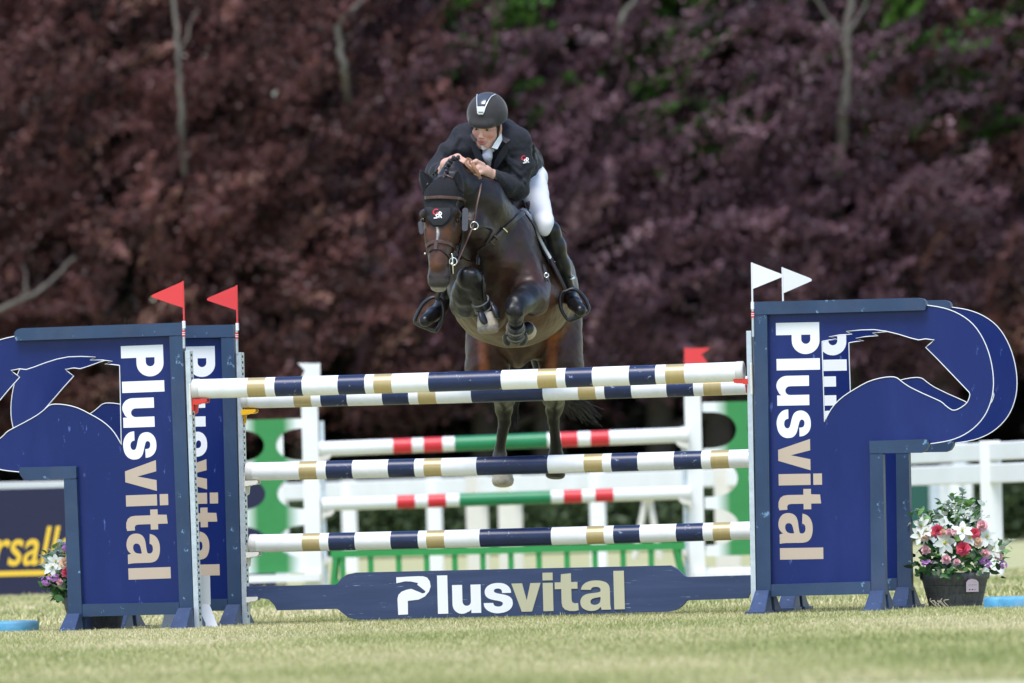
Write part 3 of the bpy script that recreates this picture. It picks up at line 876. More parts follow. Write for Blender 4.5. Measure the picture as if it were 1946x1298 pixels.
def strap(name, pts, w, t, m, parent=horse, off=.004, n=5, Y=None, D=HD):
    path = smoothpath(pts, n)
    q = [D.at(p[0], p[1], off, Y) for p in path]
    ps = [a for a, b in q]; ns = [b for a, b in q]
    for _ in range(2):   # even out the jumps between neighbouring rays
        ps = [ps[0]] + [(ps[i - 1] + 2 * ps[i] + ps[i + 1]) / 4 for i in range(1, len(ps) - 1)] + [ps[-1]]
        ns = [ns[0]] + [(ns[i - 1] + 2 * ns[i] + ns[i + 1]) / 4 for i in range(1, len(ns) - 1)] + [ns[-1]]
    mb = MB(); mb.ribbon(ps, ns, w, t); return mb.build(name, m, parent)
def cord(name, pts, r, m, parent=horse, n=6, flat=None):
    """free-hanging strap through (px, py, Y) points"""
    path = smoothpath(pts, n)
    mb = MB(); mb.tube([P(*p) for p in path], r, 8, flat=flat); return mb.build(name, m, parent)
def ring(name, c, rad, thick, m, parent=horse, nrm=None, n=18):
    c = np.asarray(c, float); nrm = -ray(900, 450) if nrm is None else np.asarray(nrm, float)
    a = np.cross(nrm, (0, 0, 1.0)); a /= np.linalg.norm(a); b = np.cross(nrm, a)
    pts = [c + rad * (math.cos(t) * a + math.sin(t) * b) for t in [2 * math.pi * k / n for k in range(n + 1)]]
    mb = MB(); mb.tube(pts, thick, 6, cap=False); return mb.build(name, m, parent)

# bonnet: crochet part over poll and forehead, smooth tongue below
def sheet(name, rows, off, thick, m, nx=14, ny=5, Yc=.45, parent=horse, D=None):
    """rows of (y, x left, x right) draped on the body, interpolated smoothly"""
    D = D or HD
    rs = smoothpath([np.array(r_, float) for r_ in rows], ny)
    V = [D.at(r_[1] + (r_[2] - r_[1]) * j / nx, r_[0], off, Yc)[0] for r_ in rs for j in range(nx + 1)]
    V = np.array(V).reshape(len(rs), nx + 1, 3)
    for _ in range(2):
        W = V.copy(); W[1:-1] = (V[:-2] + 2 * V[1:-1] + V[2:]) / 4; V = W.copy(); W[:, 1:-1] = (V[:, :-2] + 2 * V[:, 1:-1] + V[:, 2:]) / 4; V = W
    k = nx + 1; mb = MB()
    mb.add(V.reshape(-1, 3), [(i * k + j, i * k + j + 1, (i + 1) * k + j + 1, (i + 1) * k + j) for i in range(len(rs) - 1) for j in range(nx)], 0, True)
    o = mb.build(name, m, parent, fix=False)
    md = o.modifiers.new('Solidify', 'SOLIDIFY'); md.thickness = thick; md.offset = 0
    return o
sheet('ear_bonnet', [(340, 838, 858), (346, 826, 862), (356, 815, 866), (368, 807, 878), (378, 804, 881), (388, 805, 880), (396, 807, 872), (404, 809, 864), (412, 811, 860), (420, 815, 855), (427, 820, 848), (431.5, 826, 841)], .006, .005, M_BONNET)
sheet('bonnet_tongue', [(397, 811, 858), (404, 812, 857), (412, 814.5, 854), (419, 818, 850), (425, 823, 844.5), (428, 827, 840)], .0115, .004, M_BONNET_S)
# ear covers: pointed, hollow towards the front
def ear(base0, base1, tip, bulge, Yb, turn):
    mb = MB(); n = 10; rows = []
    B0, B1, T = [np.array(q, float) for q in (base0, base1, tip)]
    for i in range(n + 1):
        s = i / n
        e0 = B0 + (T - B0) * s + np.array(bulge[0]) * 4 * s * (1 - s) * (1 - .35 * s)
        e1 = B1 + (T - B1) * s + np.array(bulge[1]) * 4 * s * (1 - s) * (1 - .35 * s)
        row = []
        for j in range(9):
            u = j / 8
            q = e0 + (e1 - e0) * u
            dep = math.sin(math.pi * u) * .030 * (1 - s) ** .6 + turn * (u - .5) * .02
            row.append(P(q[0], q[1], Yb + dep))
        rows.append(row)
    V = [p for r_ in rows for p in r_]
    mb.add(V, [(i * 9 + j, i * 9 + j + 1, (i + 1) * 9 + j + 1, (i + 1) * 9 + j) for i in range(n) for j in range(8)], 0, True)
    o = mb.build('ear_cover', M_BONNET_S, horse)
    md = o.modifiers.new('Solidify', 'SOLIDIFY'); md.thickness = .004
ear((805, 372), (830, 348), (797.5, 322.5), ((-3, -1), (4, -3)), .46, 1)
ear((856, 352), (881, 368), (870.5, 321), ((-4, 0), (6, -1)), .42, -1)
# emblem on the tongue: red ring-shaped G above white S R
def emblem(cx, cy, size, D, parent, off, tilt=0):
    ct, st_ = math.cos(R(tilt)), math.sin(R(tilt))
    def pt(x, y, o_):
        return D.at(cx + size * (x * ct - y * st_), cy + size * (x * st_ + y * ct), o_)
    def line(pts, m, w, o_):
        q = [pt(x, y, o_) for x, y in smoothpath(pts, 4)]
        mb = MB(); mb.ribbon([a for a, b in q], [b for a, b in q], w * size / 350, .0015); mb.build('embroidery', m, parent)
    line([(.05, -.42), (-.12, -.5), (-.32, -.42), (-.42, -.2), (-.36, .0), (-.18, .1), (.0, .06), (.08, -.08), (-.1, -.08)], M_ERED, .14, off)
    line([(.08, .08), (-.1, .12), (-.12, .24), (.0, .32), (-.04, .46), (-.34, .46)], M_EWHITE, .13, off + .001)
    line([(.18, .5), (.18, -.12), (.36, -.10), (.42, .04), (.34, .16), (.2, .18)], M_EWHITE, .13, off + .001)
    line([(.26, .18), (.46, .5)], M_EWHITE, .13, off + .001)
emblem(832.5, 408, 16, HD, horse, .0155)
# eyes
for sx in (-1, 1):
    c = P(837 + sx * 32.3, 418, .378)
    e = MB(); e.sphere(c, .0145, 14, 10); e.build('eye', M_EYE, horse)
# bridle
strap('browband', [(803, 377), (815, 375.5), (840, 375), (865, 376.5), (882, 380)], .017, .008, M_LEATHER, off=.016)
strap('headpiece', [(834, 341), (846, 337), (858, 342)], .014, .006, M_LEATHER, off=.014)
strap('cheekpiece', [(882, 380), (884, 400), (882, 425), (878, 445), (874, 470), (866, 490)], .012, .006, M_LEATHER_D, off=.006)
strap('cheekpiece', [(803, 378), (800, 400), (800, 425), (803, 450), (808, 475)], .012, .006, M_LEATHER_D, off=.006)
for (x0, y0, x1, y1, tw) in ((884.3, 395, 883.3, 439, 11), (798.5, 420, 800.5, 445, 8)):
    cb = MB(); h2 = tw / 2; rr_ = 3.0
    pl_ = [(x0 - h2 + rr_, y0), (x0 + h2 - rr_, y0), (x0 + h2, y0 + rr_), (x1 + h2, y1 - rr_), (x1 + h2 - rr_, y1), (x1 - h2 + rr_, y1), (x1 - h2, y1 - rr_), (x0 - h2, y0 + rr_)]
    cb.prism([pl_], lambda p: P(p[0], p[1], .352), lambda p: P(p[0], p[1], .378))
    cb.build('cheek_pad', M_FUR, horse, bevel=.008)
strap('noseband', [(807, 480), (810, 470), (819, 462), (831, 459), (846, 461), (860, 468), (870, 480), (876, 492)], .019, .007, M_LEATHER, off=.007)
strap('noseband_loop', [(829.5, 457), (829, 466), (828.5, 475)], .020, .006, M_LEATHER, off=.012)
strap('flash_strap', [(828, 472), (819, 476), (812, 488), (810, 498)], .010, .005, M_LEATHER_D, off=.006)
strap('flash_strap', [(830, 472), (842, 477), (852, 489), (857, 505), (858, 520)], .010, .005, M_LEATHER_D, off=.006)
ring('bit_ring', P(861, 497, .345), .021, .0042, M_METAL)
mb = MB(); mb.tube([P(859, 483, .335), P(860, 500, .33), P(861, 520, .34)], .0042, 8); mb.sphere(P(859, 502, .33), .008); mb.sphere(P(858.5, 483, .335), .006); mb.build('bit_cheek', M_METAL, horse)
mb = MB(); mb.sphere(P(808, 482, .33), .006); mb.build('bit_stud', M_METAL, horse)
# reins and martingale
cord('rein', [(868, 500, .36), (878, 478, .42), (889, 452, .45), (900, 425, .48), (906, 390, .50), (912, 362, .54), (914, 345, .60), (910, 335, .64)], .0068, M_LEATHER, flat=.5)
strap('cheek_strap', [(876, 446), (872, 462), (868, 480), (863, 496)], .010, .005, M_LEATHER_D, off=.008, Y=.40)
ring('martingale_ring', P(901, 429, .475), .021, .0045, M_METAL)
strap('martingale_strap', [(906, 431), (918, 430), (929, 432), (935, 438), (931, 449), (922, 463)], .017, .006, M_LEATHER_D, off=.008, Y=.62)
cord('throat_strap', [(879, 440, .44), (878, 462, .48), (872, 485, .46), (866, 500, .40)], .007, M_LEATHER_D, flat=.45)
cord('curb_strap', [(877, 487, .5), (886, 494, .62), (897, 496, .74), (905, 488, .78), (911, 476, .78)], .006, M_LEATHER_D, flat=.45)
strap('breastplate', [(993, 404), (984, 412), (971, 423), (957, 436), (943, 450), (928, 464), (914, 474)], .025, .007, M_LEATHER_D, off=.006, Y=1.10)
for q in ((957, 436), (933, 460), (941, 451)):
    strap('keeper', [(q[0] - 4.2, q[1] - 3.5), (q[0] + 3.6, q[1] + 4)], .010, .006, M_METAL if q[0] == 957 else M_LEATHER, off=.012, n=2)
ring('breastplate_ring', P(992, 407, 1.07), .014, .004, M_METAL)
strap('breastplate', [(911, 472), (912, 485), (914, 497), (916, 515), (917, 535), (919, 556), (921, 572)], .024, .007, M_LEATHER_D, off=.008)
cord('breastplate_end', [(909, 470, .70), (908, 482, .68), (909, 496, .67), (908, 503, .67)], .010, M_LEATHER_D, flat=.45)
cord('breastplate_end', [(902, 470, .72), (903, 482, .70), (900, 490, .70)], .009, M_LEATHER_D, flat=.45)
# hooves
def hoof(A, B, r0, r1, m, name='hoof', fl=.9):
    A = np.asarray(A); B = np.asarray(B)
    mb = MB(); mb.tube([A + (B - A) * q for q in (0, .1, .4, .7, .86, .95, 1)], [r0 * .8, r0, (r0 + r1) / 2, r1, r1 * .93, r1 * .78, r1 * .5], 20, flat=fl, nrm=(0, 1, 0))
    mb.build(name, m, horse, bevel=.004)
hoof(P(925, 594, .605), P(928, 628, .585), .050, .060, M_HOOF)
mb = MB(); a_, b_ = P(928.2, 628.5, .585), P(928.5, 633, .583)
mb.tube([a_ + (b_ - a_) * t for t in (-1.2, -.5, .2, .8)], [.0595, .0605, .057, .048], 20, flat=.95, nrm=(0, 1, 0)); mb.build('horseshoe', mat('worn_iron', (.26, .22, .19), .5, metal=.3, var=.3, vscale=60), horse)
hoof(P(999, 622, .86), P(1003, 634, .99), .044, .053, M_HOOF)
hoof(P(955, 884, 2.92), P(956, 925, 2.90), .046, .064, M_HOOF)
M_HOOF_D = mat('dark_hoof', (.03, .026, .024), .4, var=.2, vscale=30)
hoof(P(1056, 884, 2.92), P(1055, 909, 2.90), .046, .058, M_HOOF_D)
# front leg boots: two cupped shells and two patterned straps on each folded cannon
def legboot(c0, c1, shell, rad):
    c0 = np.asarray(c0); c1 = np.asarray(c1); ax = (c1 - c0) / np.linalg.norm(c1 - c0)
    for q in shell:
        mb = MB(); path = [P(*p) for p in smoothpath(q, 4)]; n = len(path)
        mb.tube(path, [.022 * math.sin(math.pi * (.12 + .8 * i / (n - 1))) ** .6 + .004 for i in range(n)], 10, flat=.6); mb.build('boot_shell', M_BOOTSHELL, horse)
    mb = MB(); mb.tube([c0 - ax * .05, c0, c1, c1 + ax * .012], [rad * .92, rad, rad * 1.08, rad * 1.02], 16); mb.build('boot_liner', M_BOOTSHELL, horse)
    for s in (.12, .80):
        cc = c0 + (c1 - c0) * s
        mb = MB(); k = rad * (1.04 + .06 * s)
        mb.tube([cc - ax * .012, cc - ax * .008, cc + ax * .008, cc + ax * .012], [k * .98, k + .005, k + .005, k * .98], 18); mb.build('boot_strap', M_BOOTTRIM, horse)
        mb = MB(); mb.tube([cc - ax * .006, cc + ax * .006], [k + .0065] * 2, 18); mb.build('boot_strap', M_BOOTSHELL, horse)
legboot(P(912, 571, .575), P(921, 589, .62), [[(936, 580, .57), (944, 594, .555), (946, 605, .55)], [(913, 592, .54), (918, 606, .525), (923, 616, .52)]], .046)
legboot(P(980, 622, .66), P(980, 638, .76), [[(965, 634, .72), (963, 645, .78), (966, 656, .84)], [(994, 632, .72), (995, 645, .78), (990, 656, .84)]], .046)
# mane plaits along the crest
for q in ((843, 341, 4.5), (845, 335, 4.8), (849, 328, 5), (848, 321, 5), (853, 314, 5.2), (856, 308, 5.2), (862, 303, 5), (869, 302, 4.6)):
    c, nn = HD.at(q[0], q[1], .004, .62)
    mb = MB(); mb.sphere(c, q[2] / 350, 10, 7, sc=(1, 1, .85)); mb.sphere(c + nn * .008, q[2] / 420, 8, 6); mb.build('plait', M_HAIR, horse)
# tail: loose strands blown to the photo's right
mb = MB()
for k in range(130):
    a = rnd.random()
    x1 = 1062 + 80 * a + rnd.uniform(-8, 8); y1 = 800 + rnd.uniform(-22, 16) - 22 * (1 - a)
    x0 = 1040 + rnd.uniform(-22, 22); y0 = 640
    xm = 1052 + rnd.uniform(-10, 14) + 30 * a * a; ym = 735 + rnd.uniform(-15, 15)
    path = smoothpath([(x0, y0, 2.72), (x0 + 4, 690, 2.85 + .1 * a), (xm, ym, 2.95 + .2 * a), (x1, y1, 3.05 + .3 * a)], 4)
    n = len(path)
    mb.tube([P(*p) for p in path], [.0042 * (1 - .75 * i / n) for i in range(n)], 3, cap=False)
for k in range(40):
    x = 978 + rnd.uniform(-7, 8)
    path = smoothpath([(x + 25, 660, 2.72), (x + 8, 730, 2.85), (x, 770, 2.95), (x - 2 + rnd.uniform(-6, 6), 812 + rnd.uniform(-18, 10), 3.0)], 4)
    n = len(path); mb.tube([P(*p) for p in path], [.005 * (1 - .7 * i / n) for i in range(n)], 3, cap=False)
mb.build('tail', M_HAIR, horse, fix=False)
# dock
mb = MB(); mb.tube([P(1000, 570, 2.62), P(1010, 600, 2.74), P(1020, 650, 2.78), P(1030, 700, 2.85)], [.04, .05, .06, .05], 10); mb.build('tail_dock', M_HAIR, horse)

# saddle cloth, saddle flaps and girth: shells standing off the barrel
def loft(name, front, back, thick, m, flare=0.0):
    """front and back edges as pixel paths with their depth; the sheet between them follows the barrel"""
    def even(path, n=48):
        q = np.array([P(*w) for w in smoothpath(path, 5)]); d = np.concatenate([[0], np.cumsum(np.linalg.norm(np.diff(q, axis=0), axis=1))])
        return [np.array([np.interp(t, d, q[:, c]) for c in range(3)]) for t in np.linspace(0, d[-1], n)]
    A = even(front); B = even(back)
    n = len(A); k = 7; V = []
    for i in range(n):
        for j in range(k): V.append(A[i] + (B[i] - A[i]) * j / (k - 1))
    mb = MB(); mb.add(V, [(i * k + j, i * k + j + 1, (i + 1) * k + j + 1, (i + 1) * k + j) for i in range(n - 1) for j in range(k - 1)], 0, True)
    o = mb.build(name, m, horse, fix=False)
    md = o.modifiers.new('Solidify', 'SOLIDIFY'); md.thickness = thick; md.offset = 0
    md = o.modifiers.new('Bevel', 'BEVEL'); md.width = thick * .35; md.segments = 2; md.limit_method = 'ANGLE'
    return o
def mirrored(path, cx): return [(cx - (x - cx), y, Y) for x, y, Y in path]
def both(name, front, back, thick, m, cx=958):
    full_f = mirrored(front[1:], cx)[::-1] + front; full_b = mirrored(back[1:], cx + 12)[::-1] + back
    return loft(name, full_f, full_b, thick, m)
def sil(y, Yb=1.2, d=2.5):
    m = (np.abs(hy_ - y) < d) & (HV[:, 1] < Yb) & (HV[:, 1] > .6)
    return hx_[m].max()
def sedge(o, Y):
    return [(955, 402, Y + .22), (972, 399 - o * .5, Y + .12)] + [(max(sil(y) + o, 985), y - o * .4, Y) for y in (404, 418, 434, 452, 472, 490, 502)]
both('saddle_cloth', sedge(4.2, 1.14),
     [(972, 392, 1.8), (992, 400, 1.8), (1018, 420, 1.8), (1038, 450, 1.8), (1050, 475, 1.8), (1058, 508, 1.75), (1054, 519, 1.72)], .015, M_PAD)
both('half_pad', sedge(9, 1.18),
     [(972, 388, 1.7), (996, 397, 1.7), (1022, 416, 1.7), (1042, 446, 1.7), (1053, 474, 1.7), (1058, 500, 1.7)], .013, M_PAD)
for o_, m_, r_, Y_ in ((4.2, M_PAD, .0095, 1.125), (10.0, M_PAD, .0085, 1.165), (7.2, M_BONNET_S, .006, 1.15)):
    mb = MB(); mb.tube([P(*q) for q in smoothpath([(sil(y) + o_, y - o_ * .4, Y_) for y in (404, 418, 434, 452, 472, 490, 502)], 4)], r_, 8); mb.build('cloth_edge', m_, horse)
mb = MB(); mb.hexa([P(1036, 498, 1.2), P(1046, 503, 1.3), P(1054, 519, 1.34), P(1037, 514, 1.2)], [P(1038, 498, 1.24), P(1048, 503, 1.34), P(1056, 519, 1.38), P(1039, 514, 1.24)]); mb.build('cloth_corner', M_PAD, horse, bevel=.004)
both('cloth_binding', sedge(.2, 1.125), sedge(.2, 1.145), .010, M_BONNET_S)
both('saddle_flap', sedge(13.5, 1.21),
     [(972, 380, 1.6), (992, 386, 1.6), (1010, 396, 1.6), (1024, 412, 1.6), (1036, 432, 1.6), (1046, 460, 1.55), (1050, 488, 1.5), (1049, 497, 1.48)], .026, M_SADDLE)
mb = MB(); mb.tube([P(*q) for q in smoothpath([(1002, 384, 1.2), (sil(404) + 16, 402, 1.19), (sil(434) + 15, 430, 1.19), (sil(462) + 14, 460, 1.2)], 5)], [.012 + .012 * math.sin(math.pi * i / 15) for i in range(16)], 10); mb.build('knee_roll', M_SADDLE, horse)
# pommel and cantle of the saddle
sb = Body(.009)
sb.rc(P(972, 392, 1.22), P(974, 402, 1.34), .055, .085, .05); sb.rc(P(974, 402, 1.34), P(984, 412, 1.6), .085, .11, .05); sb.ell(P(985, 402, 1.70), (.14, .06, .08), k=.04)
SV, SF = sb.solve()
surf_obj('saddle_seat', SV, SF, M_SADDLE, horse)
strap('girth_strap', [(1030, 505), (1035, 520), (1038, 535)], .02, .006, M_LEATHER_D, off=.01)
ring('girth_ring', HD.at(1034, 525, .014)[0], .012, .004, M_METAL)
# ================================================================== rider
M_SKIN = mat('skin', (0, 0, 0), .5, attr='tint', spec=.35, var=.06, vscale=60)
for n_ in M_SKIN.node_tree.nodes:
    if n_.type == 'BSDF_PRINCIPLED':
        n_.inputs['Subsurface Weight'].default_value = .12; n_.inputs['Subsurface Radius'].default_value = (.012, .005, .003)
M_JACKET = mat('navy_jacket', (.0085, .0095, .0165), .8, var=.15, vscale=7, bump=.22, bscale=15, sheen=.06)
M_BREECH = mat('white_breeches', (.80, .79, .82), .75, bump=.05, bscale=20)
M_BOOT = mat('black_riding_boot', (.0065, .0065, .0075), .33, spec=.4)
M_HELM = mat('charcoal_suede', (.030, .027, .029), .85, var=.12, vscale=30, sheen=.25, bump=.05, bscale=200)
M_GLOSS = mat('blue_grey_gloss', (.050, .062, .085), .18, spec=.6)
M_SILVER = mat('silver_trim', (.74, .74, .74), .3, metal=.4)
M_STRAP = mat('black_webbing', (.012, .012, .013), .6)
M_COLLAR = mat('taupe_collar', (.085, .066, .068), .85, var=.1, vscale=40)
M_SHIRT = mat('white_shirt', (.52, .54, .62), .75, bump=.2, bscale=40)
M_HAIRB = mat('brown_hair', (.09, .05, .028), .6)
M_LIP = (.42, .13, .12); SK = (.66, .385, .30); SKR = (.65, .325, .255)

rider = thing('person', 'rider in dark jacket, white breeches and black helmet leaning forward on the jumping horse', 'person', P(985, 420, 1.45))
HC0 = P(925, 234, .86)
HR = (Matrix.Rotation(R(-17), 3, 'Z') @ Matrix.Rotation(R(7), 3, 'Y') @ Matrix.Rotation(R(20), 3, 'X'))
HRn = np.array(HR)
HS = .98
def h(x, y, z): return HC0 + HRn @ (np.array((x, y, z)) * HS)
rb = Body(.0042)
def hell(c, r, col=SK, k=.012, M=None, cut=False):
    rb.ell(h(*c), np.array(r) * HS, HR if M is None else HR @ M, k, col, cut)
def hrc(a, b, r1, r2, col=SK, k=.012, cut=False): rb.rc(h(*a), h(*b), r1 * HS, r2 * HS, k, col, cut)
hell((0, .012, .045), (.076, .096, .085), k=.02)
hell((0, -.026, -.035), (.064, .066, .085), k=.02)
hell((0, -.056, -.108), (.031, .032, .026), k=.02)
for s in (-1, 1):
    hrc((s * .056, .0, -.055), (s * .020, -.056, -.108), .026, .022, k=.025)
    hell((s * .040, -.066, -.036), (.024, .022, .020), SKR, k=.02)
    hell((s * .034, -.105, -.006), (.017, .024, .012), k=.010, cut=True)
    hell((s * .0125, -.102, -.050), (.0085, .010, .007), SKR, k=.006)
    hell((s * .0085, -.113, -.0565), (.0035, .004, .003), k=.004, cut=True)
    hell((s * .078, .008, -.024), (.010, .024, .033), SKR, k=.010, M=Matrix.Rotation(R(s * 18), 3, 'Z'))
    hell((s * .087, .002, -.022), (.005, .011, .016), k=.006, cut=True)
    hrc((s * .012, -.090, .010), (s * .045, -.078, .012), .010, .008, k=.014)
    hrc((s * .021, -.096, -.058), (s * .033, -.088, -.078), .0025, .0025, k=.007, cut=True)
hrc((0, -.090, .004), (0, -.1085, -.038), .0095, .0105, k=.012)
hell((0, -.110, -.045), (.0105, .0105, .0092), SK, k=.008)
hell((0, -.088, -.076), (.027, .016, .020), k=.014)
hell((0, -.0995, -.0735), (.0195, .007, .0045), M_LIP, k=.005)
hell((0, -.0985, -.0885), (.0170, .008, .0058), M_LIP, k=.005)
hell((-.001, -.106, -.0805), (.0150, .011, .0020), k=.003, cut=True)
# neck, torso and limbs inside the clothes
rb.rc(h(0, .02, -.06), P(945, 274, .99), .052, .058, .03, SK)
rb.rc(P(940, 275, 1.04), P(968, 308, 1.34), .115, .118, .05, SK)
rb.rc(P(968, 308, 1.34), P(992, 340, 1.52), .118, .125, .05, SK)
rb.rc(P(890, 262, 1.0), P(975, 270, .99), .050, .055, .05, SK)
ARMR = [(P(884, 268, 1.0), .046), (P(828, 322, .96), .042), (P(842, 326, .74), .030)]
ARML = [(P(984, 274, .98), .056), (P(984, 360, .97), .036), (P(937, 334, .74), .031)]
rb.chain(ARMR, .02, SK); rb.chain(ARML, .02, SK)
THL = [(P(1002, 345, 1.48), .080), (P(1032, 418, 1.10), .028)]; SHL = [(P(1047, 446, 1.135), .028), (P(1056, 472, 1.17), .040), (P(1080, 548, 1.31), .024)]
THR = [(P(968, 345, 1.48), .095), (P(884, 440, 1.10), .055)]; SHR = [(P(884, 448, 1.12), .040), (P(875, 484, 1.19), .040), (P(845, 566, 1.31), .024)]
for q in (THL, SHL, THR, SHR): rb.chain(q, .03, SK)
rb.chain([(P(1081, 552, 1.31), .022), (P(1083, 566, 1.29), .020), (P(1092, 577, 1.19), .020), (P(1101, 588, 1.09), .018)], .01, SK)
rb.chain([(P(843, 570, 1.31), .022), (P(838, 584, 1.29), .020), (P(824, 597, 1.19), .020), (P(811, 608, 1.09), .018)], .01, SK)
# hands: image-left one lies over the crest, image-right one closes on the rein
HND = (.62, .365, .285)
def hand(wrist, palm, knuck, tips, thumb, r=.0098):
    w = P(*wrist); p_ = P(*palm)
    rb.rc(w, p_, .029, .030, .02, HND)
    ks = [P(*q) for q in knuck]
    rb.rc(p_, (ks[1] + ks[2]) / 2, .028, .022, .018, HND)
    for kq in ks: rb.rc(p_ + (kq - p_) * .55, kq, .016, .0125, .010, HND)
    for kq, tp in zip(ks, tips):
        a, b = P(*tp[0]), P(*tp[1])
        rb.rc(kq, a, .0118, .0102, .004, HND); rb.rc(a, b, .0102, .0085, .004, HND)
    a, b, c = [P(*q) for q in thumb]
    rb.rc(a, b, .015, .0115, .008, HND); rb.rc(b, c, .0115, .009, .004, HND)
hand((842, 326, .74), (848, 312, .69), [(858, 301, .66), (866, 298.5, .645), (873, 299.5, .635), (879, 302.5, .63)],
     [((868, 301, .60), (874, 308, .585)), ((876, 301.5, .60), (881, 309, .585)), ((883, 304, .60), (887, 312, .59)), ((888, 308, .605), (890, 315, .60))],
     [(846, 318, .68), (849, 324, .63), (854, 322, .60)])
hand((937, 334, .74), (923, 325, .69), [(902, 310.5, .655), (906, 316, .635), (909, 322, .625), (913, 328, .62)],
     [((893, 311, .62), (893, 319, .605)), ((896, 317, .60), (897, 325, .59)), ((900, 324, .595), (902, 331, .59)), ((905, 331, .60), (908, 336, .60))],
     [(918, 314, .66), (905, 306, .62), (897, 309, .60)])
RV, RF = rb.solve()
RC = rb.colours(RV, .006)
rx_, ry_ = project(RV)
loc = ((RV - HC0) @ HRn) / HS
def rblend(m, c):
    global RC
    m = np.clip(m, 0, 1)[:, None]; RC = RC * (1 - m) + m * np.asarray(c)
inh = (np.abs(RV - HC0).max(1) < .2)
for s in (-1, 1):
    rblend(inh * soft(np.hypot((loc[:, 0] - s * .044) / .03, (loc[:, 2] + .04) / .034), .3, 1) * (loc[:, 1] < -.02) * .38, (.54, .20, .16))
    rblend(inh * soft(np.hypot((loc[:, 0] - s * .030) / .020, (loc[:, 2] - .012) / .006), .5, 1) * (loc[:, 1] < -.05) * .6, (.19, .11, .07))
rblend(inh * soft(np.hypot(loc[:, 0] / .021, (loc[:, 2] + .0735) / .0058), .7, 1.1) * (loc[:, 1] < -.09), M_LIP)
rblend(inh * soft(np.hypot(loc[:, 0] / .019, (loc[:, 2] + .0885) / .0072), .7, 1.1) * (loc[:, 1] < -.09), M_LIP)
rblend(inh * soft(np.hypot(loc[:, 0] / .017, (loc[:, 2] + .081) / .002), .7, 1.2) * (loc[:, 1] < -.07), (.20, .06, .055))
rbody = surf_obj('body', RV, RF, M_SKIN, rider, RC)
mb = MB()
for s in (-1, 1): mb.sphere(h(s * .032, -.0805, -.0085), .0100 * HS, 14, 10)
mb.build('eyes', mat('eye_white', (.30, .26, .25), .3), rider)
mb = MB()
for s in (-1, 1): mb.sphere(h(s * .032 - .002, -.0875, -.0095), .0062 * HS, 12, 8)
mb.build('irises', M_EYE, rider)
mb = MB(); mb.box((-.010, -.097, -.0785), (.010, -.092, -.0765), M=Matrix.Identity(4)); mb.v = [tuple(h(*p)) for p in mb.v]; mb.build('teeth', M_LETTER, rider)
# hair at temple and nape
hbd = Body(.005)
for s in (-1, 1): hbd.ell(h(s * .072, .0, .012), np.array((.010, .03, .022)), HR, .01)
hbd.ell(h(0, .075, -.02), np.array((.06, .03, .05)), HR, .01)
V, F = hbd.solve(); surf_obj('hair', V, F, M_HAIRB, rider)

# jacket
jb = Body(.0065)
jb.rc(P(938, 272, 1.02), P(962, 302, 1.26), .135, .135, .06)
jb.rc(P(962, 302, 1.26), P(985, 326, 1.46), .135, .125, .06)
jb.rc(P(978, 300, 1.38), P(992, 312, 1.56), .115, .12, .05)
jb.rc(P(890, 258, 1.0), P(978, 264, .98), .062, .070, .06)
jb.rc(P(915, 246, 1.04), P(955, 244, 1.04), .05, .055, .06)
jb.rc(P(908, 266, .95), P(962, 270, .95), .07, .075, .06)
jb.rc(P(893, 284, 1.0), P(930, 300, 1.04), .085, .10, .05)
jb.chain([(P(881, 260, 1.0), .066), (P(857, 288, .985), .060), (P(829, 322, .95), .055)], .03)
jb.chain([(P(829, 322, .95), .056), (P(836, 329, .83), .047), (P(840, 328, .755), .044)], .03)
jb.chain([(P(985, 270, .98), .076), (P(990, 312, .965), .064), (P(983, 360, .95), .060)], .03)
jb.chain([(P(983, 360, .95), .061), (P(962, 350, .85), .054), (P(940, 336, .755), .045)], .03)
# folds: ridges running from elbow crook, armpit and waist
for a, b, r_ in (((965, 372, .885), (994, 352, .885), .012), ((957, 362, .82), (975, 338, .86), .011), ((966, 310, .90), (1000, 345, .89), .010), ((962, 300, .90), (990, 318, .89), .010), ((842, 300, .90), (858, 322, .90), .010), ((836, 312, .89), (850, 328, .86), .010), ((1012, 276, 1.1), (1019, 318, 1.36), .014), ((1000, 268, .93), (1010, 300, .93), .010), ((872, 262, .93), (852, 296, .92), .010)):
    jb.rc(P(*a), P(*b), r_, r_ * .5, .022)
for a, b in (((975, 356, .875), (996, 336, .89)), ((970, 318, .885), (998, 356, .885)), ((946, 300, .875), (958, 330, .95)), ((846, 296, .91), (862, 316, .90))):
    jb.rc(P(*a), P(*b), .006, .003, .018, cut=True)
# opening for neck and stock
jb.rc(P(938, 268, .84), P(934, 318, .90), .050, .012, .012, cut=True)
jb.rc(h(0, .0, -.07), P(944, 270, .98), .075, .074, .012, cut=True)
JV, JF = jb.solve()
JN = vnormals(JV, JF); JV = ripple(JV, JN, .0032, .11, 14, 8, (1, .5, 1.4)); JV = ripple(JV, JN, .0010, .04, 14, 9)
surf_obj('jacket', JV, JF, M_JACKET, rider)
JD = Drape(JV, JF)
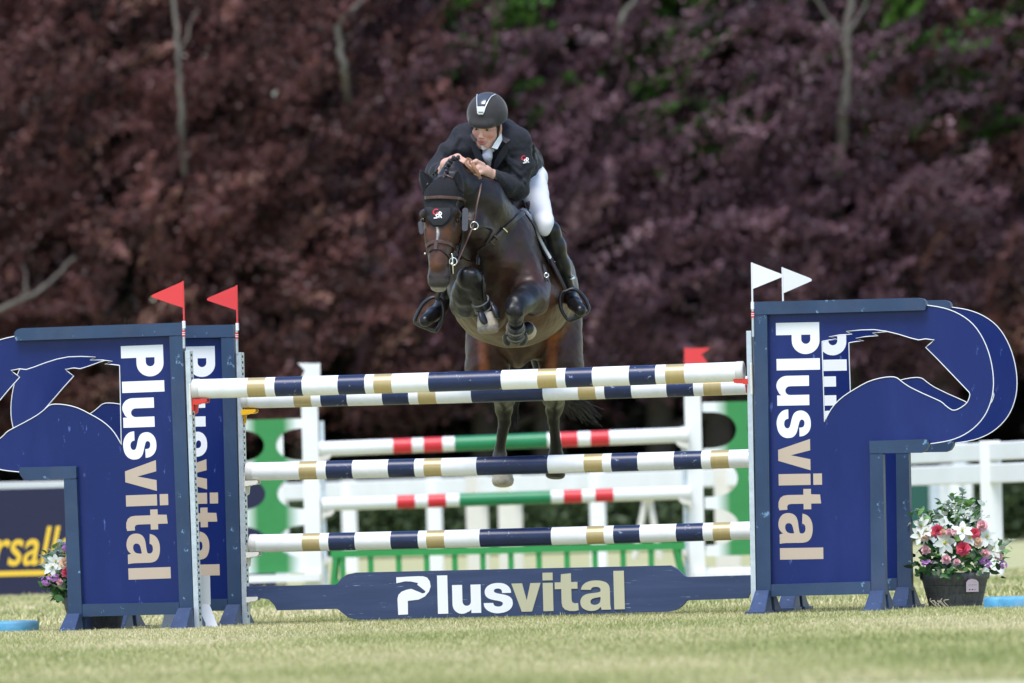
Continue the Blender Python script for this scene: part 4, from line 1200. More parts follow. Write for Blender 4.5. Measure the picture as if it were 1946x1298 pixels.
# shirt front, collar and stock tie
sb = Body(.005)
sb.rc(P(941, 272, 1.0), P(934, 304, 1.0), .085, .060, .03)
sb.rc(h(0, .018, -.10), P(944, 268, .98), .062, .072, .02)
V, F = sb.solve(); surf_obj('shirt', V, F, M_SHIRT, rider)
tb = Body(.004)
tb.rc(P(929, 286, .855), P(926, 297, .855), .019, .028, .015); tb.rc(P(926, 297, .855), P(930, 313, .885), .028, .010, .012); tb.rc(P(920, 288, .87), P(936, 286, .87), .010, .011, .008)
tb.rc(P(929, 288, .815), P(929, 306, .83), .004, .003, .010, cut=True)
V, F = tb.solve(); surf_obj('stock_tie', V, F, M_SHIRT, rider)
def plate(name, pts, m, D, off, th=.006, parent=None):
    q = [D.at(x, y, off, None) if len(t_) == 0 else (P(x, y, t_[0]), np.array((0, -1.0, .1))) for (x, y, *t_) in pts]
    ps = [a for a, b in q]; k = len(ps); n = sum(b for a, b in q); n = n / np.linalg.norm(n)
    mb = MB(); mb.add([p + n * th for p in ps] + [p for p in ps], [tuple(range(k)), tuple(range(2 * k - 1, k - 1, -1))] + [(i, i + k, (i + 1) % k + k, (i + 1) % k) for i in range(k)])
    return mb.build(name, m, parent or rider, bevel=.003)
plate('shirt_collar', [(953, 251, .87), (955, 266, .86), (945, 284, .82), (934, 281, .805), (940, 271, .81), (949, 258, .84)], M_LETTER, JD, 0)
plate('shirt_collar', [(915, 276, .80), (919, 279, .79), (925, 283, .80), (919, 286, .81), (915, 283, .82)], M_LETTER, JD, 0)
plate('jacket_collar', [(957, 246, .93), (963, 248, .93), (968, 256, .91), (969.5, 267, .88), (961, 273, .85), (956, 269, .85), (955, 258, .88)], M_COLLAR, JD, 0, .010)
plate('jacket_collar', [(898, 252, .90), (902, 257, .86), (906, 266, .83), (901, 270, .84), (896, 264, .86), (893, 257, .90)], M_COLLAR, JD, 0, .010)
plate('lapel', [(961, 273, .852), (968, 268, .875), (964, 292, .88), (950, 312, .87), (936, 330, .88), (940, 306, .845), (950, 288, .838)], M_JACKET, JD, 0, .007)
plate('lapel', [(901, 270, .842), (896, 265, .855), (897, 285, .86), (905, 305, .86), (925, 326, .87), (918, 300, .835), (910, 282, .828)], M_JACKET, JD, 0, .007)
mb = MB()
for x, y in ((939, 355), (944.5, 358.5), (950, 362)): mb.sphere(JD.at(x, y, .003)[0], .0085, 10, 6)
mb.build('cuff_buttons', M_BOOT, rider)
mb = MB()
for x, y in ((824, 331), (828, 327.5), (832, 324)): mb.sphere(JD.at(x, y, .003)[0], .0075, 10, 6)
mb.build('cuff_buttons', M_BOOT, rider)
emblem(997.5, 303, 14, JD, rider, .003, -6)

# breeches
bb = Body(.0065)
bb.rc(P(985, 338, 1.52), P(1003, 340, 1.50), .12, .105, .05)
bb.rc(P(1005, 343, 1.48), P(1035, 424, 1.08), .100, .050, .03)
bb.rc(P(1033, 418, 1.10), P(1035, 438, 1.08), .048, .032, .03)
bb.rc(P(968, 345, 1.48), P(884, 440, 1.10), .112, .066, .04)
V, F = bb.solve(); V = ripple(V, vnormals(V, F), .0011, .10, 10, 12, (.6, .6, 1.6)); surf_obj('breeches', V, F, M_BREECH, rider)
# tall boots
def tall_boot(sh, foot):
    b = Body(.005)
    b.chain(sh, .03); b.chain(foot, .02)
    V, F = b.solve(); surf_obj('riding_boot', V, F, M_BOOT, rider)
tall_boot([(P(1047, 424, 1.16), .022), (P(1047, 438, 1.12), .047), (P(1055, 468, 1.16), .054), (P(1066, 505, 1.23), .049), (P(1079, 548, 1.30), .036)],
          [(P(1081, 552, 1.31), .037), (P(1083, 566, 1.29), .036), (P(1092, 577, 1.19), .037), (P(1103, 590, 1.06), .033)])
tall_boot([(P(884, 446, 1.12), .054), (P(876, 480, 1.18), .058), (P(858, 530, 1.26), .050), (P(846, 566, 1.31), .037)],
          [(P(843, 570, 1.31), .037), (P(838, 584, 1.29), .036), (P(824, 597, 1.19), .038), (P(808, 610, 1.06), .034)])
# spurs
mb = MB(); mb.tube([P(1086, 530, 1.20), P(1091, 528, 1.28), P(1087, 524, 1.38)], .006, 6); mb.build('spur', M_METAL, rider)
# whip behind the left leg
mb = MB(); mb.tube([P(1050, 408, 1.5), P(1062, 432, 1.5), P(1076, 444, 1.5)], [.006, .006, .003], 6); mb.build('crop', M_LEATHER_D, rider)

# stirrups hang from the saddle: part of the horse's tack
def stirrup(loop, tread, lea):
    mb = MB(); mb.tube([P(*p) for p in smoothpath(loop, 5)], .0105, 8, flat=1.6, nrm=(0, 1, 0)); mb.build('stirrup_iron', M_BOOTSHELL, horse)
    a, b = P(*tread[0]), P(*tread[1])
    mb = MB(); mb.hexa([a + np.array((0, -.035, -.012)), b + np.array((0, -.035, -.012)), b + np.array((0, -.035, .010)), a + np.array((0, -.035, .010))], [a + np.array((0, .035, -.012)), b + np.array((0, .035, -.012)), b + np.array((0, .035, .010)), a + np.array((0, .035, .010))]); mb.build('stirrup_tread', M_BOOTSHELL, horse, bevel=.004)
    mb = MB(); mb.tube([P(*p) for p in lea], .014, 6, flat=.35, nrm=(0, 1, 0)); mb.build('stirrup_leather', M_LEATHER_D, horse)
stirrup([(1076, 553, 1.16), (1090, 549, 1.16), (1106, 560, 1.16), (1117, 580, 1.16), (1116, 592, 1.16), (1092, 607, 1.16), (1080, 608, 1.16), (1068, 590, 1.16), (1064, 570, 1.16), (1068, 556, 1.16), (1076, 553, 1.16)],
        [(1077, 607, 1.16), (1117, 592, 1.16)], [(1042, 475, 1.16), (1050, 500, 1.10), (1074, 551, 1.15)])
stirrup([(832, 567, 1.16), (820, 566, 1.16), (804, 578, 1.16), (792, 600, 1.16), (790, 613, 1.16), (812, 624, 1.16), (828, 628, 1.16), (838, 614, 1.16), (843, 594, 1.16), (840, 574, 1.16), (832, 567, 1.16)],
        [(790, 614, 1.16), (830, 629, 1.16)], [(838, 540, 1.14), (834, 556, 1.12), (830, 570, 1.14)])

# helmet
hm = Body(.0045)
hm.ell(h(0, .014, .052), np.array((.111, .131, .118)) , HR, .01)
hm.rc(h(-.055, -.098, .033), h(.055, -.098, .033), .017, .017, .03)
hm.rc(h(-.03, -.116, .028), h(.03, -.116, .028), .010, .010, .03)
# cut off below the rim, which drops towards the nape
Ncut = Matrix.Rotation(R(5), 3, 'X')
hm.ell(h(0, .03, -.251), np.array((.4, .4, .27)), HR @ Ncut, .008, None, True)
V, F = hm.solve(); helmet = surf_obj('helmet', V, F, M_HELM, rider)
HMD = Drape(V, F)
def hstrip(name, pts, w, t, m, off):
    q = [HMD.at(x, y, off) for x, y in smoothpath(pts, 6)]
    mb = MB(); mb.ribbon([a for a, b in q], [b for a, b in q], w, t); mb.build(name, m, rider)
# glossy centre panel with silver edging and badge
def hpatch(name, cols, m, off, th=.003):
    rows = []
    for (xa, xb, y) in cols:
        rows.append([HMD.at(xa + (xb - xa) * j / 6, y, off) for j in range(7)])
    V = [a for r_ in rows for a, b in r_]; n = len(rows)
    F = [(i * 7 + j, i * 7 + j + 1, (i + 1) * 7 + j + 1, (i + 1) * 7 + j) for i in range(n - 1) for j in range(6)]
    mb = MB(); mb.add(V, F, 0, True); o = mb.build(name, m, rider)
    md = o.modifiers.new('Solidify', 'SOLIDIFY'); md.thickness = th; md.offset = 0
hpatch('centre_panel', [(908.5, 938, 180.5), (908, 932, 184), (907.5, 929, 188), (907.5, 926, 193), (907.5, 924, 198), (908, 922, 203)], M_GLOSS, .003)
hpatch('badge', [(908, 922.3, 203), (908, 921.5, 207), (908.3, 920.5, 211), (908.6, 919.3, 215), (909.5, 918, 218.3)], M_SILVER, .0045)
hpatch('badge_slot', [(910, 918.5, 212.6), (910.4, 918, 214.2)], M_DARK, .0075, .001)
hstrip('edging', [(907.5, 180.5), (906.8, 188), (907, 196), (907.5, 205), (908.5, 216)], .0045, .003, M_SILVER, .005)
hstrip('edging', [(941, 180.5), (934, 184), (930, 189), (926, 196), (922.5, 204), (919.5, 214)], .0045, .003, M_SILVER, .005)
# harness
RD = Drape(RV, RF)
mb = MB(); mb.tube([h(.079, -.012, .03), h(.078, -.022, -.02), h(.070, -.030, -.065), h(.040, -.050, -.118), h(.015, -.062, -.133)], .008, 6, flat=.5); mb.build('chin_strap', M_STRAP, rider)
mb = MB(); mb.tube([h(-.079, -.012, .03), h(-.078, -.022, -.02), h(-.070, -.030, -.065), h(-.040, -.050, -.118), h(-.015, -.062, -.133), h(.015, -.062, -.133)], .007, 6, flat=.5); mb.build('chin_strap', M_STRAP, rider)
# rein in the hands
mb = MB()
q = [P(*p) for p in smoothpath([(908, 334, .60), (900, 326, .575), (892, 318, .565), (885, 310, .575), (886, 303, .60), (893, 304, .61), (900, 316, .575), (908, 328, .565), (913, 340, .57)], 5)]
mb.ribbon(q, [np.array((-.3, -1, .2))] * len(q), .017, .004); mb.build('rein', M_TANL, horse)
mb = MB(); mb.tube([P(*p) for p in smoothpath([(912, 335, .64), (922, 346, .70), (932, 357, .76), (938, 364, .80)], 4)], .010, 6, flat=.35); mb.build('rein', M_TANL, horse)
# ================================================================== background: second jump, fences, banner
M_BWHITE = mat('white_fence_paint', (.78, .78, .77), .5, var=.05, vscale=4, dirt=(.5, .5, .44), dirt_amt=.4, dirt_scale=2)
M_BCREAM = mat('cream_fence_paint', (.66, .63, .56), .55, var=.06, vscale=4, dirt=(.4, .38, .3), dirt_amt=.5, dirt_scale=2)
M_GREEN = mat('green_paint', (.022, .25, .055), .4, var=.08, vscale=4)
M_GREENP = mat('pole_green', (.012, .20, .075), .38, var=.08, vscale=5)
M_REDP = mat('pole_red', (.62, .025, .035), .38, var=.05, vscale=5)
M_TEAL = mat('dark_teal_board', (.008, .075, .055), .5)
M_BAN = mat('navy_banner_vinyl', (.017, .018, .050), .45, spec=.3, bump=.2, bscale=3)
M_YEL = mat('yellow_vinyl', (.78, .50, .035), .5)
M_BLUED = mat('blue_rubber', (.085, .33, .56), .6, var=.25, vscale=14, bump=.25, bscale=40, dirt=(.35, .42, .38), dirt_amt=.5, dirt_scale=6)

def wpx(n, Y): return n * (Y + 54.0) / FPX

# ---- second jump, about 27 m behind
BY = 27.0
def vpost(mb, x, y0, y1, w, Y, d=.08, m=0):
    a, b = P(x, y0, Y), P(x, y1, Y); hw = wpx(w, Y) / 2
    mb.box((b[0] - hw, b[1] - d / 2, b[2]), (a[0] + hw - (a[0] - b[0]), b[1] + d / 2, a[2]), m)
def hbar(mb, x0, x1, yl, yr, hpx, Y, d=.05, m=0):
    a, b = P(x0, yl, Y), P(x1, yr, Y); hh = wpx(hpx, Y)
    mb.hexa([(a[0], Y - d / 2, a[2]), (b[0], Y - d / 2, b[2]), (b[0], Y - d / 2, b[2] - hh), (a[0], Y - d / 2, a[2] - hh)],
            [(a[0], Y + d / 2, a[2]), (b[0], Y + d / 2, b[2]), (b[0], Y + d / 2, b[2] - hh), (a[0], Y + d / 2, a[2] - hh)], m)
def bgpole(a, b, bands, label, rpx=14):
    th = thing('jump_pole', label, 'pole', P(*a, BY), 'red, white and green poles')
    A, B = P(*a, BY - .1), P(*b, BY - .1); rad = wpx(rpx, BY)
    mb = MB(); L_ = lambda x: A + (B - A) * (x - a[0]) / (b[0] - a[0])
    for (x, mi), (x2, _) in zip(bands, bands[1:] + [(b[0], 0)]):
        mb.tube([L_(x), L_(x2)], rad, 20, mi, cap=(x == a[0] or x2 == b[0]))
    mb.build('shaft', [M_BWHITE, M_REDP, M_GREENP], th)
bgpole((607, 853.5), (1308, 826), [(607, 0), (747, 1), (783, 0), (805, 1), (841, 0), (864, 2), (1040, 0), (1064, 1), (1098, 0), (1122, 1), (1158, 0)], 'upper red, white and green pole of the jump behind')
bgpole((612, 959), (1312, 936), [(612, 0), (754, 1), (789, 0), (813, 1), (848, 0), (873, 2), (1047, 0), (1071, 1), (1106, 0), (1131, 1), (1166, 0)], 'lower red, white and green pole of the jump behind', 12.5)
def bgstand(side, xpost, ytop, ybase, label):
    Yb = BY
    t = thing('jump_stand', label, 'jump stand', P(xpost, ybase, Yb), 'white stands with green cut-out panels')
    mb = MB(); vpost(mb, xpost, ytop, ybase, 31, Yb, .1); mb.build('post', M_BWHITE, t)
    s = side  # +1: panel lies to the photo's right of the post
    mb = MB(); vpost(mb, xpost + s * 62 if s < 0 else xpost + 190, 800 if s < 0 else 765, ybase, 20, Yb + .02, .08); mb.build('post', M_BWHITE, t)
    for yy in ((1092,) if s < 0 else (1080,)):
        mb = MB()
        hbar(mb, *( (xpost - 62, xpost, yy - 45, yy - 46.5) if s < 0 else (xpost, xpost + 190, yy, yy - 5)), 15, Yb + .03, .05); mb.build('rail', M_BWHITE, t)
    mb = MB(); hbar(mb, *((xpost - 145, xpost + 12, ybase - 18, ybase - 22) if s < 0 else (xpost - 5, xpost + 150, ybase - 10, ybase - 14)), 14, Yb + .05, .3); mb.build('base_rail', M_BWHITE, t)
    # cut-out panel: rows of round openings
    cx = 512 if s < 0 else 1409
    ptop = 797 if s < 0 else 763
    hw, rx, ry, off, pit = (75, 64, 31, 49, 92) if s < 0 else (75, 64, 35, 53, 92)
    a = P(cx, ptop, Yb); u = wpx(1, Yb)
    def q(x, y): return (a[0] + x * u, -y * u + a[2])
    right = [q(hw, 0)]
    for k in range(3):
        cy = off + pit * k
        right += [q(hw - rx * max(0, math.cos(R(t_))) ** .7, cy + ry * math.sin(R(t_))) for t_ in range(-90, 91, 12)]
    right.append(q(hw, 292))
    loops = [right + [(2 * a[0] - x, z) for x, z in right[::-1]]]
    mb = MB(); mb.prism(loops, lambda p: (p[0], Yb - .03, p[1]), lambda p: (p[0], Yb - .005, p[1]))
    mf = mat('green_fading_to_white', (.030, .225, .058), .4, var=.05)
    nt = mf.node_tree; N_ = nt.nodes; L_ = nt.links
    tc_ = N_.new('ShaderNodeTexCoord'); sx_n = N_.new('ShaderNodeSeparateXYZ'); L_.new(tc_.outputs['Object'], sx_n.inputs[0])
    m1 = N_.new('ShaderNodeMath'); m1.operation = 'SUBTRACT'; m1.inputs[1].default_value = a[0] - P(xpost, ybase, Yb)[0]; L_.new(sx_n.outputs['X'], m1.inputs[0])
    m2 = N_.new('ShaderNodeMath'); m2.operation = 'ABSOLUTE'; L_.new(m1.outputs[0], m2.inputs[0])
    mr = N_.new('ShaderNodeMapRange'); mr.inputs['From Min'].default_value = 26 * u; mr.inputs['From Max'].default_value = 54 * u; L_.new(m2.outputs[0], mr.inputs['Value'])
    mx = N_.new('ShaderNodeMix'); mx.data_type = 'RGBA'; mx.inputs['B'].default_value = (.78, .80, .79, 1); L_.new(mr.outputs[0], mx.inputs['Factor'])
    pb_ = N_['Principled BSDF']; L_.new(pb_.inputs['Base Color'].links[0].from_socket, mx.inputs['A']); L_.new(mx.outputs['Result'], pb_.inputs['Base Color'])
    o = mb.build('panel', mf, t)
    # track
    mb = MB(); vpost(mb, xpost + (22 if s < 0 else -19), ytop + 75, ybase, 9, Yb - .02, .06); mb.build('track', M_STEEL, t)
    return t
bgstand(-1, 597, 725, 1112, 'white stand with green cut-out panel behind the left blue stand')
bgstand(1, 1325, 735, 1098, 'white stand with green cut-out panel behind the right blue stand')
for (x, y, sgn, lab) in ((606, 868, 1, 'blurred cream cup under the left end of the upper tricolour pole'), (612, 974, 1, 'blurred cream cup under the left end of the lower tricolour pole'), (1308, 842, -1, 'blurred cream cup under the right end of the upper tricolour pole'), (1313, 950, -1, 'blurred cream cup under the right end of the lower tricolour pole'), (617, 1060, 1, 'blurred empty cream cup on the left track beside the green hurdle'), (1306, 1044, -1, 'blurred cream cup on the right track above the green hurdle end')):
    A = P(x, y, BY - .1); t = thing('jump_cup', lab, 'jump cup', A, 'cream cups of the jump behind')
    mb = MB(); w = .1 * sgn
    mb.prism([[(0, 0), (w, .02), (w, .0), (w * .7, -.03), (w * .2, -.04), (0, -.08)]], lambda p: (A[0] + p[0], A[1] - .05, A[2] + p[1]), lambda p: (A[0] + p[0], A[1] + .05, A[2] + p[1]))
    mb.build('shelf', M_BCREAM, t, bevel=.004)
# flags of the second jump: swallow-tailed plates
def swallow(x0, x1, y0, y1, notch, m, label, sgn, xs):
    t = thing('jump_flag', label, 'flag', P(xs, y1 + 14, BY), 'marker flags on the jump stands')
    A = [P(x, y, BY - .12) for x, y in ((x0, y0 + 1), (x1, y0), (notch, (y0 + y1) / 2 - 2), (x1 - 4 * sgn, y1 + 2), (x0, y1 + 3))]
    mb = MB(); k = len(A); n = np.array((0, .008, 0))
    lp = [(p[0], p[2]) for p in A]
    mb.prism([lp], lambda p: (p[0], BY - .13, p[1]), lambda p: (p[0], BY - .115, p[1])); mb.build('pennant', m, t)
    mb = MB(); mb.tube([P(xs, y0, BY - .1), P(xs, y1 + 40, BY - .1)], .012, 8); mb.build('staff', m, t)
swallow(1301, 1350, 661, 690, 1333, M_FLAGRED, 'blurred red swallow-tailed flag above the right end of the top pole', 1, 1303)
swallow(608, 566, 690, 722, 579, M_FLAGWHITE, 'blurred white swallow-tailed flag above the left end of the top pole', -1, 606)
# low green hurdle under the second jump
t = thing('hurdle', 'low green hurdle of upright bars below the lowest pole', 'hurdle', P(960, 1108, BY - .6))
HYY = BY - .6
mb = MB(); hbar(mb, 628, 1302, 1046, 1030, 14, HYY, .05); mb.build('top_rail', M_GREEN, t)
mb = MB(); hbar(mb, 632, 1296, 1102, 1088, 11, HYY, .05); mb.build('bottom_rail', M_GREEN, t)
for k in range(13):
    x = 652 + 53.3 * k
    mb = MB(); vpost(mb, x, 1057 - (x - 628) * .0238, 1104 - (x - 628) * .021, 11, HYY + .005, .035); mb.build('bar', M_GREEN, t)
mb = MB(); a, b = P(1284, 1040, HYY), P(1300, 1108, HYY); mb.tube([a, b], .03, 4); mb.build('leg', M_GREEN, t)
mb = MB(); a, b = P(640, 1050, HYY), P(634, 1116, HYY); mb.tube([a, b], .03, 4); mb.build('leg', M_GREEN, t)

# ---- fences
def fence(Y0, Y1, x0, x1, label, posts, rails, m=M_BWHITE):
    """rails: (height, face height); posts: (x px, width m, material); runs from depth Y0 at x0 to Y1 at x1"""
    def pt(x):
        t_ = (x - x0) / (x1 - x0); Y = 1 / ((1 - t_) / (Y0 + 54) + t_ / (Y1 + 54)) - 54
        q = P(x, 900, Y); return np.array((q[0], q[1], 0))
    t = thing('rail_fence', label, 'fence', pt((x0 + x1) / 2), 'white rail fences')
    xs = [x0] + [p[0] for p in posts if x0 < p[0] < x1] + [x1]
    for h_, fh in rails:
        for xa, xb in zip(xs[:-1], xs[1:]):
            a, b = pt(xa), pt(xb); d = (b - a) / np.linalg.norm(b - a); n = np.array((-d[1], d[0], 0)) * .028
            a = a + d * .004; b = b - d * .004
            z0, z1 = h_ - fh, h_
            mb = MB(); V = lambda p, s, z: (p[0] + s * n[0], p[1] + s * n[1], z)
            mb.hexa([V(a, -1, z1), V(b, -1, z1), V(b, -1, z0), V(a, -1, z0)], [V(a, 1, z1), V(b, 1, z1), V(b, 1, z0), V(a, 1, z0)])
            mb.build('rail', m, t, bevel=.012)
    for x, w, mm in posts:
        p = pt(x); mb = MB(); mb.box((p[0] - w / 2, p[1] - .085, -.02), (p[0] + w / 2, p[1] - .03, rails[0][0] + .012)); mb.build('post', mm, t, bevel=.01)
fence(28, 19.5, 1560, 2120, 'double-railed white fence on the right behind the flower tub', [(1600, .15, M_BWHITE), (1882, .165, M_BWHITE), (2100, .165, M_BWHITE)], [(1.05, .14), (.885, .15)])
fence(60, 47, 430, 1480, 'white single-railed fence crossing behind the tricolour poles', [(535, .13, M_BWHITE), (662, .17, M_BWHITE), (824, .17, M_BWHITE), (905, .24, M_BCREAM), (968, .26, M_BCREAM), (1134, .17, M_BWHITE), (1380, .26, M_BCREAM)], [(1.02, .19)])
fence(34, 36, -160, 262, 'white fence on the far left above the navy banner', [(-120, .16, M_BWHITE), (250, .16, M_BWHITE)], [(1.0, .16)])
fence(52, 56, 1735, 1990, 'farther white fence seen between the flowers and the right fence post', [(1804, .21, M_BWHITE), (1833, .16, M_BWHITE)], [(1.0, .12)])
# ---- banner tied to the left fence
BNY = 31.0
t = thing('banner', 'navy banner with yellow slanted letters below the left fence rail', 'banner', P(40, 1142, BNY))
a, b = P(-330, 938, BNY), P(545, 1140, BNY)
mb = MB(); mb.box((a[0], BNY, b[2]), (b[0], BNY + .012, a[2])); mb.build('cloth', M_BAN, t)
a, b = P(-280, 1077, BNY), P(131, 1091, BNY); c = P(131, 1077, BNY)
mb = MB(); mb.box((a[0], BNY - .004, P(60, 1094, BNY)[2]), (b[0], BNY - .001, P(60, 1084, BNY)[2])); mb.build('underline', M_YEL, t)
cu_ = bpy.data.curves.new('lettering', 'FONT'); cu_.body = 'Tattersalls'; cu_.align_x = 'RIGHT'; cu_.size = wpx(104, BNY); cu_.shear = .30; cu_.extrude = .001; cu_.offset = .005; cu_.space_character = 1.0
tmp = bpy.data.objects.new('tmp_text', cu_); COL.objects.link(tmp)
dg = bpy.context.evaluated_depsgraph_get()
me = bpy.data.meshes.new_from_object(tmp.evaluated_get(dg)); bpy.data.objects.remove(tmp, do_unlink=True)
pos = P(134, 1071, BNY)
me.transform(Matrix.Translation((pos[0], BNY - .003, pos[2])) @ Matrix.Rotation(R(90), 4, 'X') @ Matrix.Diagonal((.72, 1.0, 1.0, 1.0)))
me.transform(WM[t.name].inverted()); me.materials.clear(); me.materials.append(M_YEL); me.name = 'lettering'
link('lettering', me, t)
# ---- odd things by the fences
t = thing('trestle', 'cream folding trestle by the fence, between the lower poles', 'trestle', P(1232, 1050, 46))
for x0, x1 in ((1228, 1206), (1234, 1254)):
    mb = MB(); mb.tube([P(x0, 945, 46), P(x1, 1062, 46)], wpx(7, 46), 6); mb.build('leg', M_BCREAM, t)
mb = MB(); mb.tube([P(1212, 1020, 46.05), P(1248, 1020, 46.05)], wpx(4, 46), 6); mb.build('stretcher', M_BCREAM, t)
mb = MB(); mb.box((P(1219, 946, 46)[0], 45.9, P(1219, 952, 46)[2]), (P(1243, 940, 46)[0], 46.1, P(1243, 938, 46)[2])); mb.build('top', M_BCREAM, t)
t = thing('notice_board', 'dark teal board behind the fence, left of the flower sprays', 'board', P(1755, 1040, 62))
mb = MB(); a, b = P(1700, 905, 62), P(1768, 1020, 62); mb.box((a[0], 62, b[2]), (b[0], 62.06, a[2])); mb.build('panel', M_TEAL, t)
mb = MB(); vpost(mb, 1779, 890, 1045, 20, 62, .1); mb.build('post', M_STEEL, t)
t = thing('post', 'pale grey post rising above the right fence behind the stand end', 'post', P(1828, 1040, 66))
mb = MB(); vpost(mb, 1828, 826, 1045, 26, 66, .2); mb.build('shaft', M_STEEL, t, bevel=.02)
# white angled feet behind the left stands
t = thing('board_stand', 'white splayed stand feet on the grass between the left blue stands', 'stand', P(360, 1192, .62))
for x0, x1, x2, x3 in ((312, 345, 305, 338), (372, 398, 378, 416)):
    mb = MB(); Y = .66
    mb.hexa([P(x0 + 6, 1148, Y), P(x1, 1148, Y), P(x3, 1195, Y - .1), P(x2, 1195, Y - .1)], [P(x0 + 6, 1148, Y + .05), P(x1, 1148, Y + .05), P(x3, 1194, Y + .1), P(x2, 1194, Y + .1)]); mb.build('foot', M_BWHITE, t, bevel=.003)
mb = MB(); mb.box((P(318, 1150, .7)[0], .66, P(350, 1150, .7)[2]), (P(400, 1130, .7)[0], .70, P(350, 1095, .7)[2])); mb.build('crossbar', M_BWHITE, t)
# blue rubber discs
for x, y, r_, hh, lab in ((10, 1203, .187, .062, 'blue rubber disc on the grass at the left edge'), (1925, 1158, .158, .066, 'blue rubber disc on the grass beside the flower tub')):
    c = ground(x, y); t = thing('rubber_disc', lab, 'disc', c, 'blue rubber discs')
    mb = MB(); mb.lathe([(r_ * .97, -.01), (r_, .008), (r_ * 1.0, hh * .8), (r_ * .97, hh), (r_ * .9, hh + .004), (r_ * .35, hh + .002)], 40, c=c); mb.build('rim', M_BLUED, t)

# ================================================================== flower tubs
M_POT = mat('dark_wicker_tub', (.088, .092, .106), .55, var=.4, vscale=12, stretch=(6, 6, 1.5), bump=.35, bscale=50)
M_LEAF = [mat('leaf_green', (.045, .15, .035), .5, transl=.2, var=.2), mat('leaf_light', (.20, .40, .11), .5, transl=.25, var=.2), mat('leaf_variegated', (.52, .60, .50), .55, transl=.2, var=.3, vscale=40), mat('leaf_dark', (.010, .035, .014), .5, var=.2)]
M_FL = {'lily': mat('lily_white', (.80, .82, .76), .55, transl=.2), 'pink': mat('rose_pink', (.88, .56, .59), .55, transl=.15, var=.12, vscale=30), 'peach': mat('rose_peach', (.90, .70, .54), .55, transl=.15), 'red': mat('peony_red', (.74, .11, .18), .55, transl=.15, var=.15, vscale=30), 'purple': mat('blossom_purple', (.60, .27, .66), .55, transl=.15, var=.2, vscale=40), 'eye': mat('flower_heart', (.55, .55, .10), .6)}
def petal(mb, c, M, L_, w, lift, curl, m=0, n=5):
    V = []
    for i in range(n + 1):
        s = i / n; ww = w * math.sin(math.pi * min(.98, .12 + s * .86)) ** .8
        z = lift * s + curl * s * s
        for j, u in enumerate((-1, -.45, .45, 1)):
            V.append(np.array(M @ Vector((L_ * s, u * ww, z + .22 * ww * abs(u)))) + c)
    mb.add(V, [(i * 4 + j, i * 4 + j + 1, (i + 1) * 4 + j + 1, (i + 1) * 4 + j) for i in range(n) for j in range(3)], m, True)
def flower_mesh(kind):
    mb = MB(); z0 = np.zeros(3)
    if kind == 'lily':
        for k in range(6): petal(mb, z0, Matrix.Rotation(R(60 * k + rnd.uniform(-6, 6)), 3, 'Z'), .056, .0155, .012 if k % 2 else .022, -.012)
        for k in range(5): mb.tube([(0, 0, 0), (.007 * math.cos(k * 1.26), .007 * math.sin(k * 1.26), .026)], .0016, 4, 1)
        mb.sphere((0, 0, .004), .008, 8, 5, 1); return mb.mesh('lily', [M_FL['lily'], M_FL['eye']])
    if kind in ('pink', 'peach', 'red'):
        for ring_, (nn, L_, w, lf) in enumerate(((4, .013, .012, .024), (5, .021, .015, .021), (6, .029, .017, .010), (7, .034, .017, -.004))):
            for k in range(nn): petal(mb, np.array((0, 0, .004)), Matrix.Rotation(R(360 / nn * k + 25 * ring_), 3, 'Z') @ Matrix.Rotation(R(rnd.uniform(-8, 8)), 3, 'X'), L_ * (1.25 if kind == 'red' else .85), w * (1.2 if kind == 'red' else .9), lf, .010 if ring_ < 2 else .002, n=4)
        if kind != 'red': mb.sphere((0, 0, .010), .012, 8, 6)
        return mb.mesh(kind + '_rose', M_FL[kind])
    for k in range(14):
        d = Vector((rnd.gauss(0, 1), rnd.gauss(0, 1), abs(rnd.gauss(0, 1)))).normalized() * .020
        Mq = d.to_track_quat('Z', 'Y').to_matrix()
        for j in range(4): petal(mb, np.array(d), Mq @ Matrix.Rotation(R(90 * j + 20), 3, 'Z'), .012, .007, .004, 0, n=2)
    return mb.mesh('purple_blossom', M_FL['purple'])
FMESH = {k: [flower_mesh(k) for _ in range(2)] for k in ('lily', 'pink', 'peach', 'red', 'purple')}
def leafmesh(n_, L_, w):
    mb = MB()
    petal(mb, np.zeros(3), Matrix.Identity(3), L_, w, .01, -.02, 0, n=4); return mb
